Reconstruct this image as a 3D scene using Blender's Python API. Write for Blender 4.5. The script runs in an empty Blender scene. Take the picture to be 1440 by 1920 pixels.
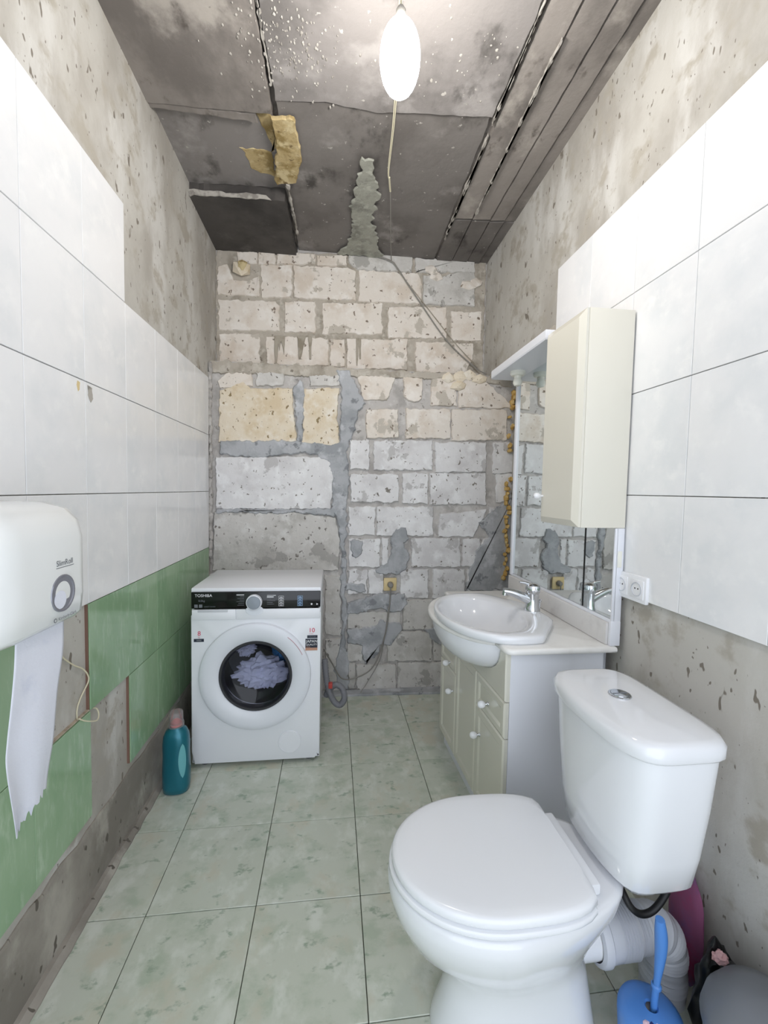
import bpy, bmesh, math, random
from mathutils import Vector, Matrix, noise

# ------------------------------------------------------------------ camera, world, exposure
scene = bpy.context.scene
col = scene.collection
cam_d = bpy.data.cameras.new('camera')
cam = bpy.data.objects.new('camera', cam_d)
col.objects.link(cam)
scene.camera = cam
F_PX, PITCH, YAW, ROLL, CAM_Z = 787.48, .0527, .1213, .0195, 1.3059
cam_d.sensor_fit = 'VERTICAL'
cam_d.sensor_height = 24.0
cam_d.lens = 24.0 * F_PX / 1920.0
cam_d.clip_start = .02
_d = Vector((math.sin(YAW) * math.cos(PITCH), math.cos(YAW) * math.cos(PITCH), -math.sin(PITCH)))
_r = Vector((math.cos(YAW), -math.sin(YAW), 0))
_u = _r.cross(_d)
_r2 = _r * math.cos(ROLL) + _u * math.sin(ROLL)
_u2 = -_r * math.sin(ROLL) + _u * math.cos(ROLL)
_m = Matrix((_r2, _u2, -_d)).transposed().to_4x4()
_m.translation = Vector((0, 0, CAM_Z))
cam.matrix_world = _m

WORLD = 1.75
BULB = 92.0
world = bpy.data.worlds.new('daylit_hall')
scene.world = world
world.use_nodes = True
bg = world.node_tree.nodes['Background']
bg.inputs[0].default_value = (.88, .94, 1.04, 1)
bg.inputs[1].default_value = WORLD
vs = scene.view_settings
vs.view_transform = 'Standard'
vs.look = 'None'
vs.gamma = 1
vs.use_curve_mapping = False
vs.exposure = 0.45

random.seed(7)

# ------------------------------------------------------------------ materials
def hexc(h):
    h = h.lstrip('#')
    o = []
    for i in (0, 2, 4):
        v = int(h[i:i + 2], 16) / 255
        o.append(v / 12.92 if v <= .04045 else ((v + .055) / 1.055) ** 2.4)
    return tuple(o) + (1,)

def mat(name, base, rough=.5, metal=0.0, layers=(), bump=0.0, bscale=40, spec=.5, coat=0.0, rnd=False, trans=0.0, sheen=0.0, sss=0.0, pits=None, rough_var=0.0):
    """layers: (hex, scale, lo, hi, (stretch x,y,z), detail) noise masks mixed over the base colour."""
    m = bpy.data.materials.new(name)
    m.use_nodes = True
    nt = m.node_tree
    p = nt.nodes['Principled BSDF']
    p.inputs['Roughness'].default_value = rough
    p.inputs['Metallic'].default_value = metal
    p.inputs['Specular IOR Level'].default_value = spec
    p.inputs['Coat Weight'].default_value = coat
    p.inputs['Transmission Weight'].default_value = trans
    p.inputs['Base Color'].default_value = hexc(base)
    tc = nt.nodes.new('ShaderNodeTexCoord')
    vec = tc.outputs['Object']
    if rnd:
        oi = nt.nodes.new('ShaderNodeObjectInfo')
        ml = nt.nodes.new('ShaderNodeMath'); ml.operation = 'MULTIPLY'; ml.inputs[1].default_value = 37.0
        nt.links.new(oi.outputs['Random'], ml.inputs[0])
        ad = nt.nodes.new('ShaderNodeVectorMath'); ad.operation = 'ADD'
        nt.links.new(vec, ad.inputs[0]); nt.links.new(ml.outputs[0], ad.inputs[1])
        vec = ad.outputs[0]
    cur = None
    for i, L in enumerate(layers):
        hx, sc, lo, hi = L[:4]
        st = L[4] if len(L) > 4 else (1, 1, 1)
        det = L[5] if len(L) > 5 else 6
        mp = nt.nodes.new('ShaderNodeMapping')
        mp.inputs['Scale'].default_value = st
        mp.inputs['Location'].default_value = (i * 3.1, i * 1.7, i * 5.3)
        nt.links.new(vec, mp.inputs[0])
        n = nt.nodes.new('ShaderNodeTexNoise')
        n.inputs['Scale'].default_value = sc
        n.inputs['Detail'].default_value = det
        n.inputs['Roughness'].default_value = .6
        nt.links.new(mp.outputs[0], n.inputs['Vector'])
        mr = nt.nodes.new('ShaderNodeMapRange')
        mr.inputs['From Min'].default_value = lo
        mr.inputs['From Max'].default_value = hi
        mr.interpolation_type = 'SMOOTHSTEP'
        nt.links.new(n.outputs['Fac'], mr.inputs['Value'])
        mx = nt.nodes.new('ShaderNodeMix'); mx.data_type = 'RGBA'
        if cur is None:
            mx.inputs['A'].default_value = hexc(base)
        else:
            nt.links.new(cur, mx.inputs['A'])
        mx.inputs['B'].default_value = hexc(hx)
        nt.links.new(mr.outputs['Result'], mx.inputs['Factor'])
        cur = mx.outputs['Result']
    if cur is not None:
        nt.links.new(cur, p.inputs['Base Color'])
    if bump:
        n = nt.nodes.new('ShaderNodeTexNoise')
        n.inputs['Scale'].default_value = bscale
        n.inputs['Detail'].default_value = 8
        n.inputs['Roughness'].default_value = .65
        nt.links.new(vec, n.inputs['Vector'])
        b = nt.nodes.new('ShaderNodeBump')
        b.inputs['Strength'].default_value = bump
        b.inputs['Distance'].default_value = .01
        nt.links.new(n.outputs['Fac'], b.inputs['Height'])
        nt.links.new(b.outputs[0], p.inputs['Normal'])
    return m

M = {}
M['tile_white'] = mat('glazed_white_tile', '#f1f1f2', .12, layers=[('#e8eaec', 5, .42, .7), ('#f6f6f6', 14, .5, .75)], rnd=True)
M['tile_green'] = mat('glazed_green_tile', '#9db997', .13, layers=[('#8dad89', 4, .35, .65, (1, 1, .5)), ('#bacfb5', 11, .55, .78, (1, 2, .6)), ('#aac3a4', 22, .5, .8, (1, 2, .5))], rnd=True)
M['tile_edge'] = mat('grout', '#b8aa98', .9, layers=[('#8d8072', 40, .4, .7)])
M['tile_floor'] = mat('marbled_floor_tile', '#c8cdc0', .2, layers=[('#b5bfae', 9, .46, .66, (1, 1.4, 1), 10), ('#d5d9cf', 12, .48, .68, (1.3, 1, 1), 10), ('#c8c6b5', 6, .52, .70, (1, 1, 1), 8), ('#9daa99', 18, .58, .70, (1, 1.6, 1), 12)], bump=.02, bscale=30, rnd=True)
M['grout_floor'] = mat('dark_floor_grout', '#55584c', .9)
M['concrete'] = mat('rough_concrete', '#c0bdb6', .85, layers=[('#a9a49c', 2.2, .42, .62, (1, 1, .7), 8), ('#cbc9c4', 3.1, .48, .64, (1, 1.4, .5), 8), ('#aca69b', 9, .52, .66, (1, 1, 1), 10), ('#7d766c', 22, .675, .70, (1, 1.3, .6), 2), ('#7f786e', 48, .685, .72, (1, 1.2, .7), 2)], bump=.3, bscale=14)
M['concrete_low'] = mat('stained_concrete', '#a19b92', .85, layers=[('#847e76', 2.5, .42, .62, (1, 1, .8), 8), ('#b3aea4', 5, .5, .66, (1, 1, .6), 8), ('#625c54', 26, .655, .69, (1, 1.3, .6), 2)], bump=.3, bscale=14)
M['ceil'] = mat('sooty_ceiling_concrete', '#8b8683', .88, layers=[('#6d6966', 1.7, .44, .62, (1, 1, 1), 8), ('#a39e9b', 3.3, .52, .66, (1, 1, 1), 9), ('#5e5a57', 4.2, .57, .70, (1.2, .8, 1), 9), ('#b8b3ac', 34, .66, .71, (1, 1, 1), 5)], bump=.3, bscale=14)
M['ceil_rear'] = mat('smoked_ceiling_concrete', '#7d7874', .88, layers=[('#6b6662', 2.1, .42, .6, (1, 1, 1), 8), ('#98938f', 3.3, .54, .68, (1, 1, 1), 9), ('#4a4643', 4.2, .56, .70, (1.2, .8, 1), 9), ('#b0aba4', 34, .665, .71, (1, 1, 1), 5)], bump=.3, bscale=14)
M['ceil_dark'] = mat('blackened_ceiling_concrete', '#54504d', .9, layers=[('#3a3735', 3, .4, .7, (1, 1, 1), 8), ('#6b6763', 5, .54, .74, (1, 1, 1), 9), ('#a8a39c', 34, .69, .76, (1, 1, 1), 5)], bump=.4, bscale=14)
M['ceil_tan'] = mat('mottled_ceiling_concrete', '#958e88', .88, layers=[('#756f6a', 2.1, .44, .62, (1, .7, 1), 8), ('#b0a9a1', 4.3, .5, .66, (1, .8, 1), 9), ('#605953', 6, .59, .68, (1.2, .8, 1), 9)], bump=.35, bscale=14)
M['plaster_chip'] = mat('pale_chipped_plaster', '#b7b2aa', .9, layers=[('#8f8a83', 18, .46, .6)], bump=.6, bscale=40)
M['greenish'] = mat('pale_green_mortar', '#a3a398', .9, layers=[('#83837a', 12, .48, .7), ('#b7b8ac', 20, .5, .7)], bump=.7, bscale=30)
M['block'] = mat('cream_shell_block', '#e6ded4', .92, layers=[('#d9cdbf', 6, .46, .64), ('#eee8e0', 9, .5, .66), ('#c4bcb0', 7, .60, .63), ('#86786a', 34, .635, .68, (1, 1, .8), 3)], bump=.5, bscale=35, rnd=True)
M['block_y'] = mat('yellow_shell_block', '#e6dac5', .92, layers=[('#dac8a9', 7, .45, .66), ('#eee6d8', 9, .5, .66), ('#93805f', 36, .63, .675, (1, 1, .8), 3)], bump=.6, bscale=35, rnd=True)
M['block_w'] = mat('whitewashed_block', '#e4e3e3', .92, layers=[('#d4d2d2', 5, .46, .64), ('#eeeeee', 10, .5, .66), ('#c2c0bf', 6, .595, .62), ('#858079', 36, .635, .68, (1, 1, .8), 3)], bump=.5, bscale=35, rnd=True)
M['block_g'] = mat('greyed_block', '#cfccc7', .92, layers=[('#bbb8b2', 5, .46, .64), ('#dad8d4', 10, .5, .66), ('#adaaa5', 6, .59, .62), ('#7d7872', 36, .64, .68, (1, 1, .8), 3)], bump=.5, bscale=35, rnd=True)
M['mortar'] = mat('grey_brown_mortar', '#b8b0a4', .95, layers=[('#9f978a', 8, .46, .64), ('#c6c0b5', 18, .5, .66), ('#7c7468', 24, .62, .68)], bump=.6, bscale=28)
M['mortar_low'] = mat('grey_mortar', '#c0bcb8', .95, layers=[('#a8a4a0', 8, .46, .64), ('#cecbc7', 18, .5, .66), ('#8b8782', 24, .62, .68)], bump=.6, bscale=28)
M['cement'] = mat('blue_grey_cement', '#b3b5b8', .9, layers=[('#9b9ea1', 6, .44, .62), ('#c6c8cb', 9, .52, .66), ('#86898c', 13, .58, .66)], bump=.6, bscale=26)
M['drip'] = mat('run_down_mortar', '#aaa294', .9, layers=[('#918878', 12, .45, .65)], bump=.4, bscale=30)
M['foam'] = mat('yellow_building_foam', '#d3b06a', .8, layers=[('#b58d47', 20, .45, .65), ('#e3cd97', 30, .5, .66)], bump=.8, bscale=40)
M['insul'] = mat('ochre_foam_insulation', '#bba679', .9, layers=[('#96804f', 9, .45, .62), ('#d0bf95', 14, .5, .64), ('#75613f', 25, .6, .68)], bump=.6, bscale=40)
M['white_pl'] = mat('white_appliance_enamel', '#e9ebf0', .25)
M['white_door'] = mat('white_door_plastic', '#e2e5ec', .3)
M['black_gl'] = mat('black_gloss_panel', '#08080a', .12)
M['grey_knob'] = mat('silver_grey_knob', '#8c929a', .35, .6)
M['rubber'] = mat('dark_rubber', '#2b2c30', .5)
M['drum'] = mat('drum_steel', '#77787e', .35, .8)
M['cloth_white'] = mat('white_laundry', '#dfe0ee', .9, layers=[('#c6c8de', 8, .45, .7)], bump=.4, bscale=12)
M['cloth_blue'] = mat('blue_laundry', '#4f9ad0', .9, layers=[('#2f78b4', 8, .45, .7)], bump=.4, bscale=12)
M['ink_white'] = mat('white_print', '#e8e8ec', .5)
M['ink_blue'] = mat('pale_blue_print', '#9ec4ee', .5)
M['ink_red'] = mat('red_print', '#d4375a', .5)
M['ink_dark'] = mat('dark_print', '#1c2436', .5)
M['ink_grey'] = mat('grey_print', '#6d7076', .5)
M['ink_copper'] = mat('copper_print', '#b98a72', .4)
M['label_pink'] = mat('rose_print', '#c58c93', .5)
M['ceramic'] = mat('white_sanitary_ceramic', '#e6e8ec', .08, spec=.6, coat=.3)
M['seat_pl'] = mat('white_seat_plastic', '#e8eaee', .2)
M['chrome'] = mat('chrome', '#d5d8dc', .09, 1.0)
M['lacquer'] = mat('cream_white_lacquer', '#dcdacd', .08, coat=.5)
M['lacquer_w'] = mat('white_laminate', '#e6e8ee', .3)
M['lacquer_c'] = mat('cream_cabinet_laminate', '#e3dfd2', .22)
M['marble'] = mat('white_cast_marble', '#ecebe8', .25, layers=[('#dcdad6', 6, .48, .72)])
M['dust'] = mat('dusty_backsplash', '#d8d6d4', .5, layers=[('#b9b5b4', 7, .45, .7)])
M['knob_w'] = mat('white_ceramic_knob', '#f4f5f8', .1)
M['mirror'] = mat('mirror_silver', '#e9eeee', .015, 1.0)
M['gap'] = mat('black_gap', '#0b0b0c', .6)
M['frost'] = mat('cream_lamp_plastic', '#ecebe0', .35)
M['sock_y'] = mat('yellowed_socket_plastic', '#dcc795', .4)
M['sock_w'] = mat('white_socket_plastic', '#eff0f3', .25)
M['sock_hole'] = mat('socket_recess', '#c9ccd2', .4)
M['grey_cable'] = mat('grey_cable', '#8d8a84', .6)
M['cream_cable'] = mat('cream_cable', '#d6cfb4', .6)
M['hose'] = mat('grey_drain_hose', '#7f8085', .5)
M['red_clip'] = mat('red_clip', '#c2473f', .5)
M['teal'] = mat('pearl_teal_bottle', '#1b6f80', .28, .35, coat=.2)
M['teal_l'] = mat('pale_teal_grip', '#6fb6bd', .35, .15)
M['cap_red'] = mat('red_pour_insert', '#cf4b4b', .4)
M['disp'] = mat('white_dispenser_plastic', '#eef0ef', .15, coat=.3)
M['window'] = mat('smoky_window_plastic', '#8e8f98', .15, .3)
M['paper'] = mat('white_towel_paper', '#e2e5f0', .9, layers=[('#d0d5e6', 9, .5, .7)], bump=.15, bscale=60)
M['pipe'] = mat('grey_white_pipe', '#c6c9d0', .4)
M['black_hose'] = mat('black_hose', '#141416', .5)
M['blue_pl'] = mat('blue_plastic', '#4f86cf', .35)
M['blue_dark'] = mat('navy_print', '#1d2c74', .4)
M['pinkw'] = mat('pale_pink_print', '#e3c6d4', .5)
M['bag'] = mat('black_bag_plastic', '#0c0c0e', .35)
M['bin'] = mat('grey_bin_plastic', '#74777d', .35)
M['pink'] = mat('pink_cloth', '#8d4f72', .8, layers=[('#5c5788', 6, .45, .65), ('#a63d6a', 8, .55, .7)])
M['scrap'] = mat('pale_pink_scrap', '#e0b3b6', .8)
M['brown'] = mat('brown_tile_glue', '#7c5f52', .9)

def clear_plastic(name, tint, rough=.05, milk=0.0):
    m = bpy.data.materials.new(name); m.use_nodes = True
    nt = m.node_tree; nt.nodes.remove(nt.nodes['Principled BSDF'])
    t = nt.nodes.new('ShaderNodeBsdfTransparent'); t.inputs[0].default_value = hexc(tint)
    g = nt.nodes.new('ShaderNodeBsdfGlossy'); g.inputs['Roughness'].default_value = rough
    lw = nt.nodes.new('ShaderNodeFresnel'); lw.inputs[0].default_value = 1.45
    mx = nt.nodes.new('ShaderNodeMixShader')
    nt.links.new(lw.outputs[0], mx.inputs[0]); nt.links.new(t.outputs[0], mx.inputs[1]); nt.links.new(g.outputs[0], mx.inputs[2])
    out = mx.outputs[0]
    if milk:
        df = nt.nodes.new('ShaderNodeBsdfDiffuse'); df.inputs[0].default_value = hexc('#e9e6e8')
        m2 = nt.nodes.new('ShaderNodeMixShader'); m2.inputs[0].default_value = milk
        nt.links.new(out, m2.inputs[1]); nt.links.new(df.outputs[0], m2.inputs[2])
        out = m2.outputs[0]
    nt.links.new(out, nt.nodes['Material Output'].inputs[0])
    return m
M['glass'] = clear_plastic('washer_door_glass', '#e2e4ee')
M['clear'] = clear_plastic('clear_cap_plastic', '#f6f2f2', milk=.2)
bm_ = bpy.data.materials.new('glowing_lamp_bulb'); bm_.use_nodes = True
_n = bm_.node_tree; _n.nodes.remove(_n.nodes['Principled BSDF'])
_e = _n.nodes.new('ShaderNodeEmission'); _e.inputs[0].default_value = (1, .965, .92, 1); _e.inputs[1].default_value = BULB
_n.links.new(_e.outputs[0], _n.nodes['Material Output'].inputs[0])
M['bulb'] = bm_

# ------------------------------------------------------------------ helpers
def empty(name, loc, label, cat, rz=0.0, group=None):
    o = bpy.data.objects.new(name, None)
    o.empty_display_size = .05
    col.objects.link(o)
    o.location = loc
    o.rotation_euler = (0, 0, rz)
    o['label'] = label
    o['category'] = cat
    if group: o['group'] = group
    return o

def tag(o, label, cat, group=None):
    o['label'] = label; o['category'] = cat
    if group: o['group'] = group
    return o

def root_of(o):
    while o.parent: o = o.parent
    return o

def mk(name, verts, faces, m, parent=None, smooth=False, local=False, auto=None):
    """one mesh object; verts are world coordinates unless local (then in the parent's frame)"""
    me = bpy.data.meshes.new(name)
    if parent is not None and not local:
        L = root_of(parent).location
        verts = [(v[0] - L[0], v[1] - L[1], v[2] - L[2]) for v in verts]
    elif parent is None:
        # origin at the bottom centre of the bounding box
        n = len(verts)
        cx = (min(v[0] for v in verts) + max(v[0] for v in verts)) / 2
        cy = (min(v[1] for v in verts) + max(v[1] for v in verts)) / 2
        cz = min(v[2] for v in verts)
        verts = [(v[0] - cx, v[1] - cy, v[2] - cz) for v in verts]
    me.from_pydata([tuple(v) for v in verts], [], faces)
    bm = bmesh.new(); bm.from_mesh(me)
    bmesh.ops.recalc_face_normals(bm, faces=bm.faces)
    bm.to_mesh(me); bm.free()
    me.materials.append(m)
    if smooth:
        for p in me.polygons: p.use_smooth = True
        if auto is not None:
            me.set_sharp_from_angle(angle=math.radians(auto))
    o = bpy.data.objects.new(name, me)
    col.objects.link(o)
    if parent is not None: o.parent = parent
    else: o.location = (cx, cy, cz)
    return o

def struct(o):
    o['kind'] = 'structure'
    return o

def boxg(x0, y0, z0, x1, y1, z1, bev=0.0, seg=2):
    bm = bmesh.new()
    bmesh.ops.create_cube(bm, size=1)
    for v in bm.verts:
        v.co = ((x0 + x1) / 2 + v.co.x * (x1 - x0), (y0 + y1) / 2 + v.co.y * (y1 - y0), (z0 + z1) / 2 + v.co.z * (z1 - z0))
    if bev: bmesh.ops.bevel(bm, geom=list(bm.edges), offset=bev, segments=seg, affect='EDGES', profile=.5)
    bm.verts.index_update()
    r = ([tuple(v.co) for v in bm.verts], [[v.index for v in f.verts] for f in bm.faces])
    bm.free()
    return r

def box(name, b, m, parent=None, bev=0.0, seg=2, local=False, smooth=None):
    v, f = boxg(*b, bev=bev, seg=seg)
    return mk(name, v, f, m, parent, smooth=(bev > 0) if smooth is None else smooth, local=local, auto=40)

def merge(parts):
    V, F = [], []
    for v, f in parts:
        o = len(V); V += list(v); F += [[i + o for i in q] for q in f]
    return V, F

def loftg(rings, cap0=True, cap1=True, closed=True):
    n = len(rings[0]); V = [p for r in rings for p in r]; F = []
    for k in range(len(rings) - 1):
        for i in range(n if closed else n - 1):
            j = (i + 1) % n
            F.append([k * n + i, k * n + j, (k + 1) * n + j, (k + 1) * n + i])
    if cap0: F.append(list(range(n))[::-1])
    if cap1: F.append([(len(rings) - 1) * n + i for i in range(n)])
    return V, F

def latheg(prof, c=(0, 0, 0), axis='z', seg=32, cap0=False, cap1=False, sx=1.0, sy=1.0):
    rings = []
    for r, h in prof:
        ring = []
        for i in range(seg):
            a = 2 * math.pi * i / seg
            u, w = r * math.cos(a) * sx, r * math.sin(a) * sy
            if axis == 'z': q = (c[0] + u, c[1] + w, c[2] + h)
            elif axis == 'y': q = (c[0] + u, c[1] + h, c[2] + w)
            else: q = (c[0] + h, c[1] + u, c[2] + w)
            ring.append(q)
        rings.append(ring)
    return loftg(rings, cap0, cap1)

def lathe(name, prof, c, m, parent=None, axis='z', seg=32, cap0=False, cap1=False, local=False, sx=1.0, sy=1.0, auto=35):
    v, f = latheg(prof, c, axis, seg, cap0, cap1, sx, sy)
    return mk(name, v, f, m, parent, True, local, auto)

def catmull(pts, n=8):
    P = [Vector(p) for p in pts]
    P = [2 * P[0] - P[1]] + P + [2 * P[-1] - P[-2]]
    out = []
    for i in range(1, len(P) - 2):
        for k in range(n):
            t = k / n
            a, b, c, d = P[i - 1], P[i], P[i + 1], P[i + 2]
            out.append(.5 * ((2 * b) + (c - a) * t + (2 * a - 5 * b + 4 * c - d) * t * t + (3 * b - a - 3 * c + d) * t ** 3))
    out.append(P[-2])
    return out

def tubeg(pts, r, seg=8, rfun=None):
    pts = [Vector(p) for p in pts]
    rings = []
    up = Vector((0, 0, 1))
    t0 = (pts[1] - pts[0]).normalized()
    if abs(t0.dot(up)) > .95: up = Vector((1, 0, 0))
    nrm = (up - t0 * up.dot(t0)).normalized()
    for i, p in enumerate(pts):
        t = (pts[min(i + 1, len(pts) - 1)] - pts[max(i - 1, 0)]).normalized()
        nrm = (nrm - t * nrm.dot(t)).normalized()
        b = t.cross(nrm)
        rr = rfun(i / (len(pts) - 1)) if rfun else r
        rings.append([tuple(p + nrm * (rr * math.cos(2 * math.pi * k / seg)) + b * (rr * math.sin(2 * math.pi * k / seg))) for k in range(seg)])
    return loftg(rings)

def tube(name, pts, r, m, parent=None, seg=8, n=8, rfun=None, local=False):
    v, f = tubeg(catmull(pts, n) if n else pts, r, seg, rfun)
    return mk(name, v, f, m, parent, True, local, 50)

def ragged(poly, step, jit, seed, freq=25):
    """subdivide a 2-D outline and roughen it"""
    out = []
    n = len(poly)
    for i in range(n):
        a, b = poly[i], poly[(i + 1) % n]
        L = math.hypot(b[0] - a[0], b[1] - a[1])
        k = max(1, int(L / step))
        nx, ny = (b[1] - a[1]) / max(L, 1e-6), -(b[0] - a[0]) / max(L, 1e-6)
        for j in range(k):
            t = j / k
            x, y = a[0] + (b[0] - a[0]) * t, a[1] + (b[1] - a[1]) * t
            d = noise.noise(Vector((x * freq, y * freq, seed * 3.7))) * jit + noise.noise(Vector((x * freq * 3, y * freq * 3, seed * 1.3))) * jit * .6
            out.append((x + nx * d, y + ny * d))
    return out

def prismg(outline, h0, h1, mapf, inset=.004):
    """outline 2-D, extruded from h0 (back) to h1 (front) with a chamfered front"""
    n = len(outline)
    cx = sum(p[0] for p in outline) / n; cy = sum(p[1] for p in outline) / n
    r0, r1, r2 = [], [], []
    for i, p in enumerate(outline):
        a, b = outline[i - 1], outline[(i + 1) % n]
        tx, ty = b[0] - a[0], b[1] - a[1]
        L = math.hypot(tx, ty) or 1e-6
        area = 1 if poly_area(outline) > 0 else -1
        nx, ny = -ty / L * area, tx / L * area
        r0.append(mapf(p[0], p[1], h0))
        r1.append(mapf(p[0], p[1], h0 + (h1 - h0) * .65))
        r2.append(mapf(p[0] + nx * inset, p[1] + ny * inset, h1))
    return loftg([r0, r1, r2], cap0=False)

def poly_area(p):
    return sum(p[i - 1][0] * p[i][1] - p[i][0] * p[i - 1][1] for i in range(len(p))) / 2

def text(name, s, size, m, parent, origin, ux, uy, ext=.0004, align='LEFT'):
    """flat print: lettering laid out from origin along ux (reading direction) and uy (up)"""
    c = bpy.data.curves.new(name, 'FONT'); c.body = s; c.size = size; c.align_x = align; c.extrude = 0; c.resolution_u = 3
    t = bpy.data.objects.new(name, c); col.objects.link(t)
    bpy.context.view_layer.update()
    dg = bpy.context.evaluated_depsgraph_get()
    me = bpy.data.meshes.new_from_object(t.evaluated_get(dg))
    bpy.data.objects.remove(t)
    ux, uy = Vector(ux).normalized(), Vector(uy).normalized()
    nrm = ux.cross(uy)
    V = [tuple(Vector(origin) + ux * v.co.x + uy * v.co.y + nrm * ext) for v in me.vertices]
    Fc = [list(p.vertices) for p in me.polygons]
    bpy.data.meshes.remove(me)
    o = mk(name, V, Fc, m, parent)
    return o

def dup(o, parent, loc):
    c = o.copy(); col.objects.link(c); c.parent = parent; c.location = loc
    return c
# ------------------------------------------------------------------ back wall outlines, metres (x, z)
UP = [
    [(-0.615, 2.769), (-0.494, 2.779), (-0.493, 2.712), (-0.615, 2.702)],
    [(-0.487, 2.783), (-0.381, 2.792), (-0.38, 2.714), (-0.486, 2.705)],
    [(-0.375, 2.784), (-0.131, 2.805), (-0.13, 2.734), (-0.374, 2.715)],
    [(-0.125, 2.791), (0.067, 2.808), (0.068, 2.741), (-0.125, 2.725)],
    [(0.076, 2.831), (0.497, 2.852), (0.493, 2.736), (0.142, 2.722), (0.082, 2.759)],
    [(0.513, 2.825), (0.919, 2.859), (0.922, 2.767), (0.515, 2.735)],
    [(-0.735, 2.678), (-0.675, 2.697), (-0.635, 2.605), (-0.547, 2.599), (-0.479, 2.645), (-0.479, 2.515), (-0.735, 2.503)],
    [(-0.468, 2.703), (-0.275, 2.719), (-0.274, 2.518), (-0.467, 2.503)],
    [(-0.268, 2.716), (0.085, 2.731), (0.128, 2.714), (0.131, 2.527), (-0.267, 2.513)],
    [(0.147, 2.722), (0.53, 2.732), (0.561, 2.698), (0.565, 2.533), (0.15, 2.523)],
    [(0.57, 2.725), (0.688, 2.723), (0.921, 2.799), (0.929, 2.545), (0.575, 2.531)],
    [(-0.729, 2.476), (-0.376, 2.491), (-0.355, 2.462), (-0.354, 2.304), (-0.729, 2.286)],
    [(-0.324, 2.492), (-0.128, 2.506), (-0.126, 2.31), (-0.322, 2.298)],
    [(-0.086, 2.498), (0.306, 2.526), (0.31, 2.326), (-0.083, 2.302)],
    [(0.341, 2.503), (0.735, 2.53), (0.741, 2.325), (0.345, 2.3)],
    [(0.765, 2.503), (0.978, 2.518), (0.985, 2.322), (0.77, 2.309)],
    [(-0.726, 2.268), (-0.474, 2.284), (-0.473, 2.089), (-0.727, 2.075)],
    [(-0.437, 2.266), (-0.04, 2.281), (-0.038, 2.101), (-0.436, 2.082)],
    [(-0.034, 2.274), (0.063, 2.28), (0.066, 2.101), (-0.032, 2.096)],
    [(0.074, 2.281), (0.473, 2.305), (0.477, 2.106), (0.077, 2.084)],
    [(0.528, 2.294), (0.929, 2.304), (0.925, 2.2), (0.874, 2.101), (0.533, 2.088)],
]
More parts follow.
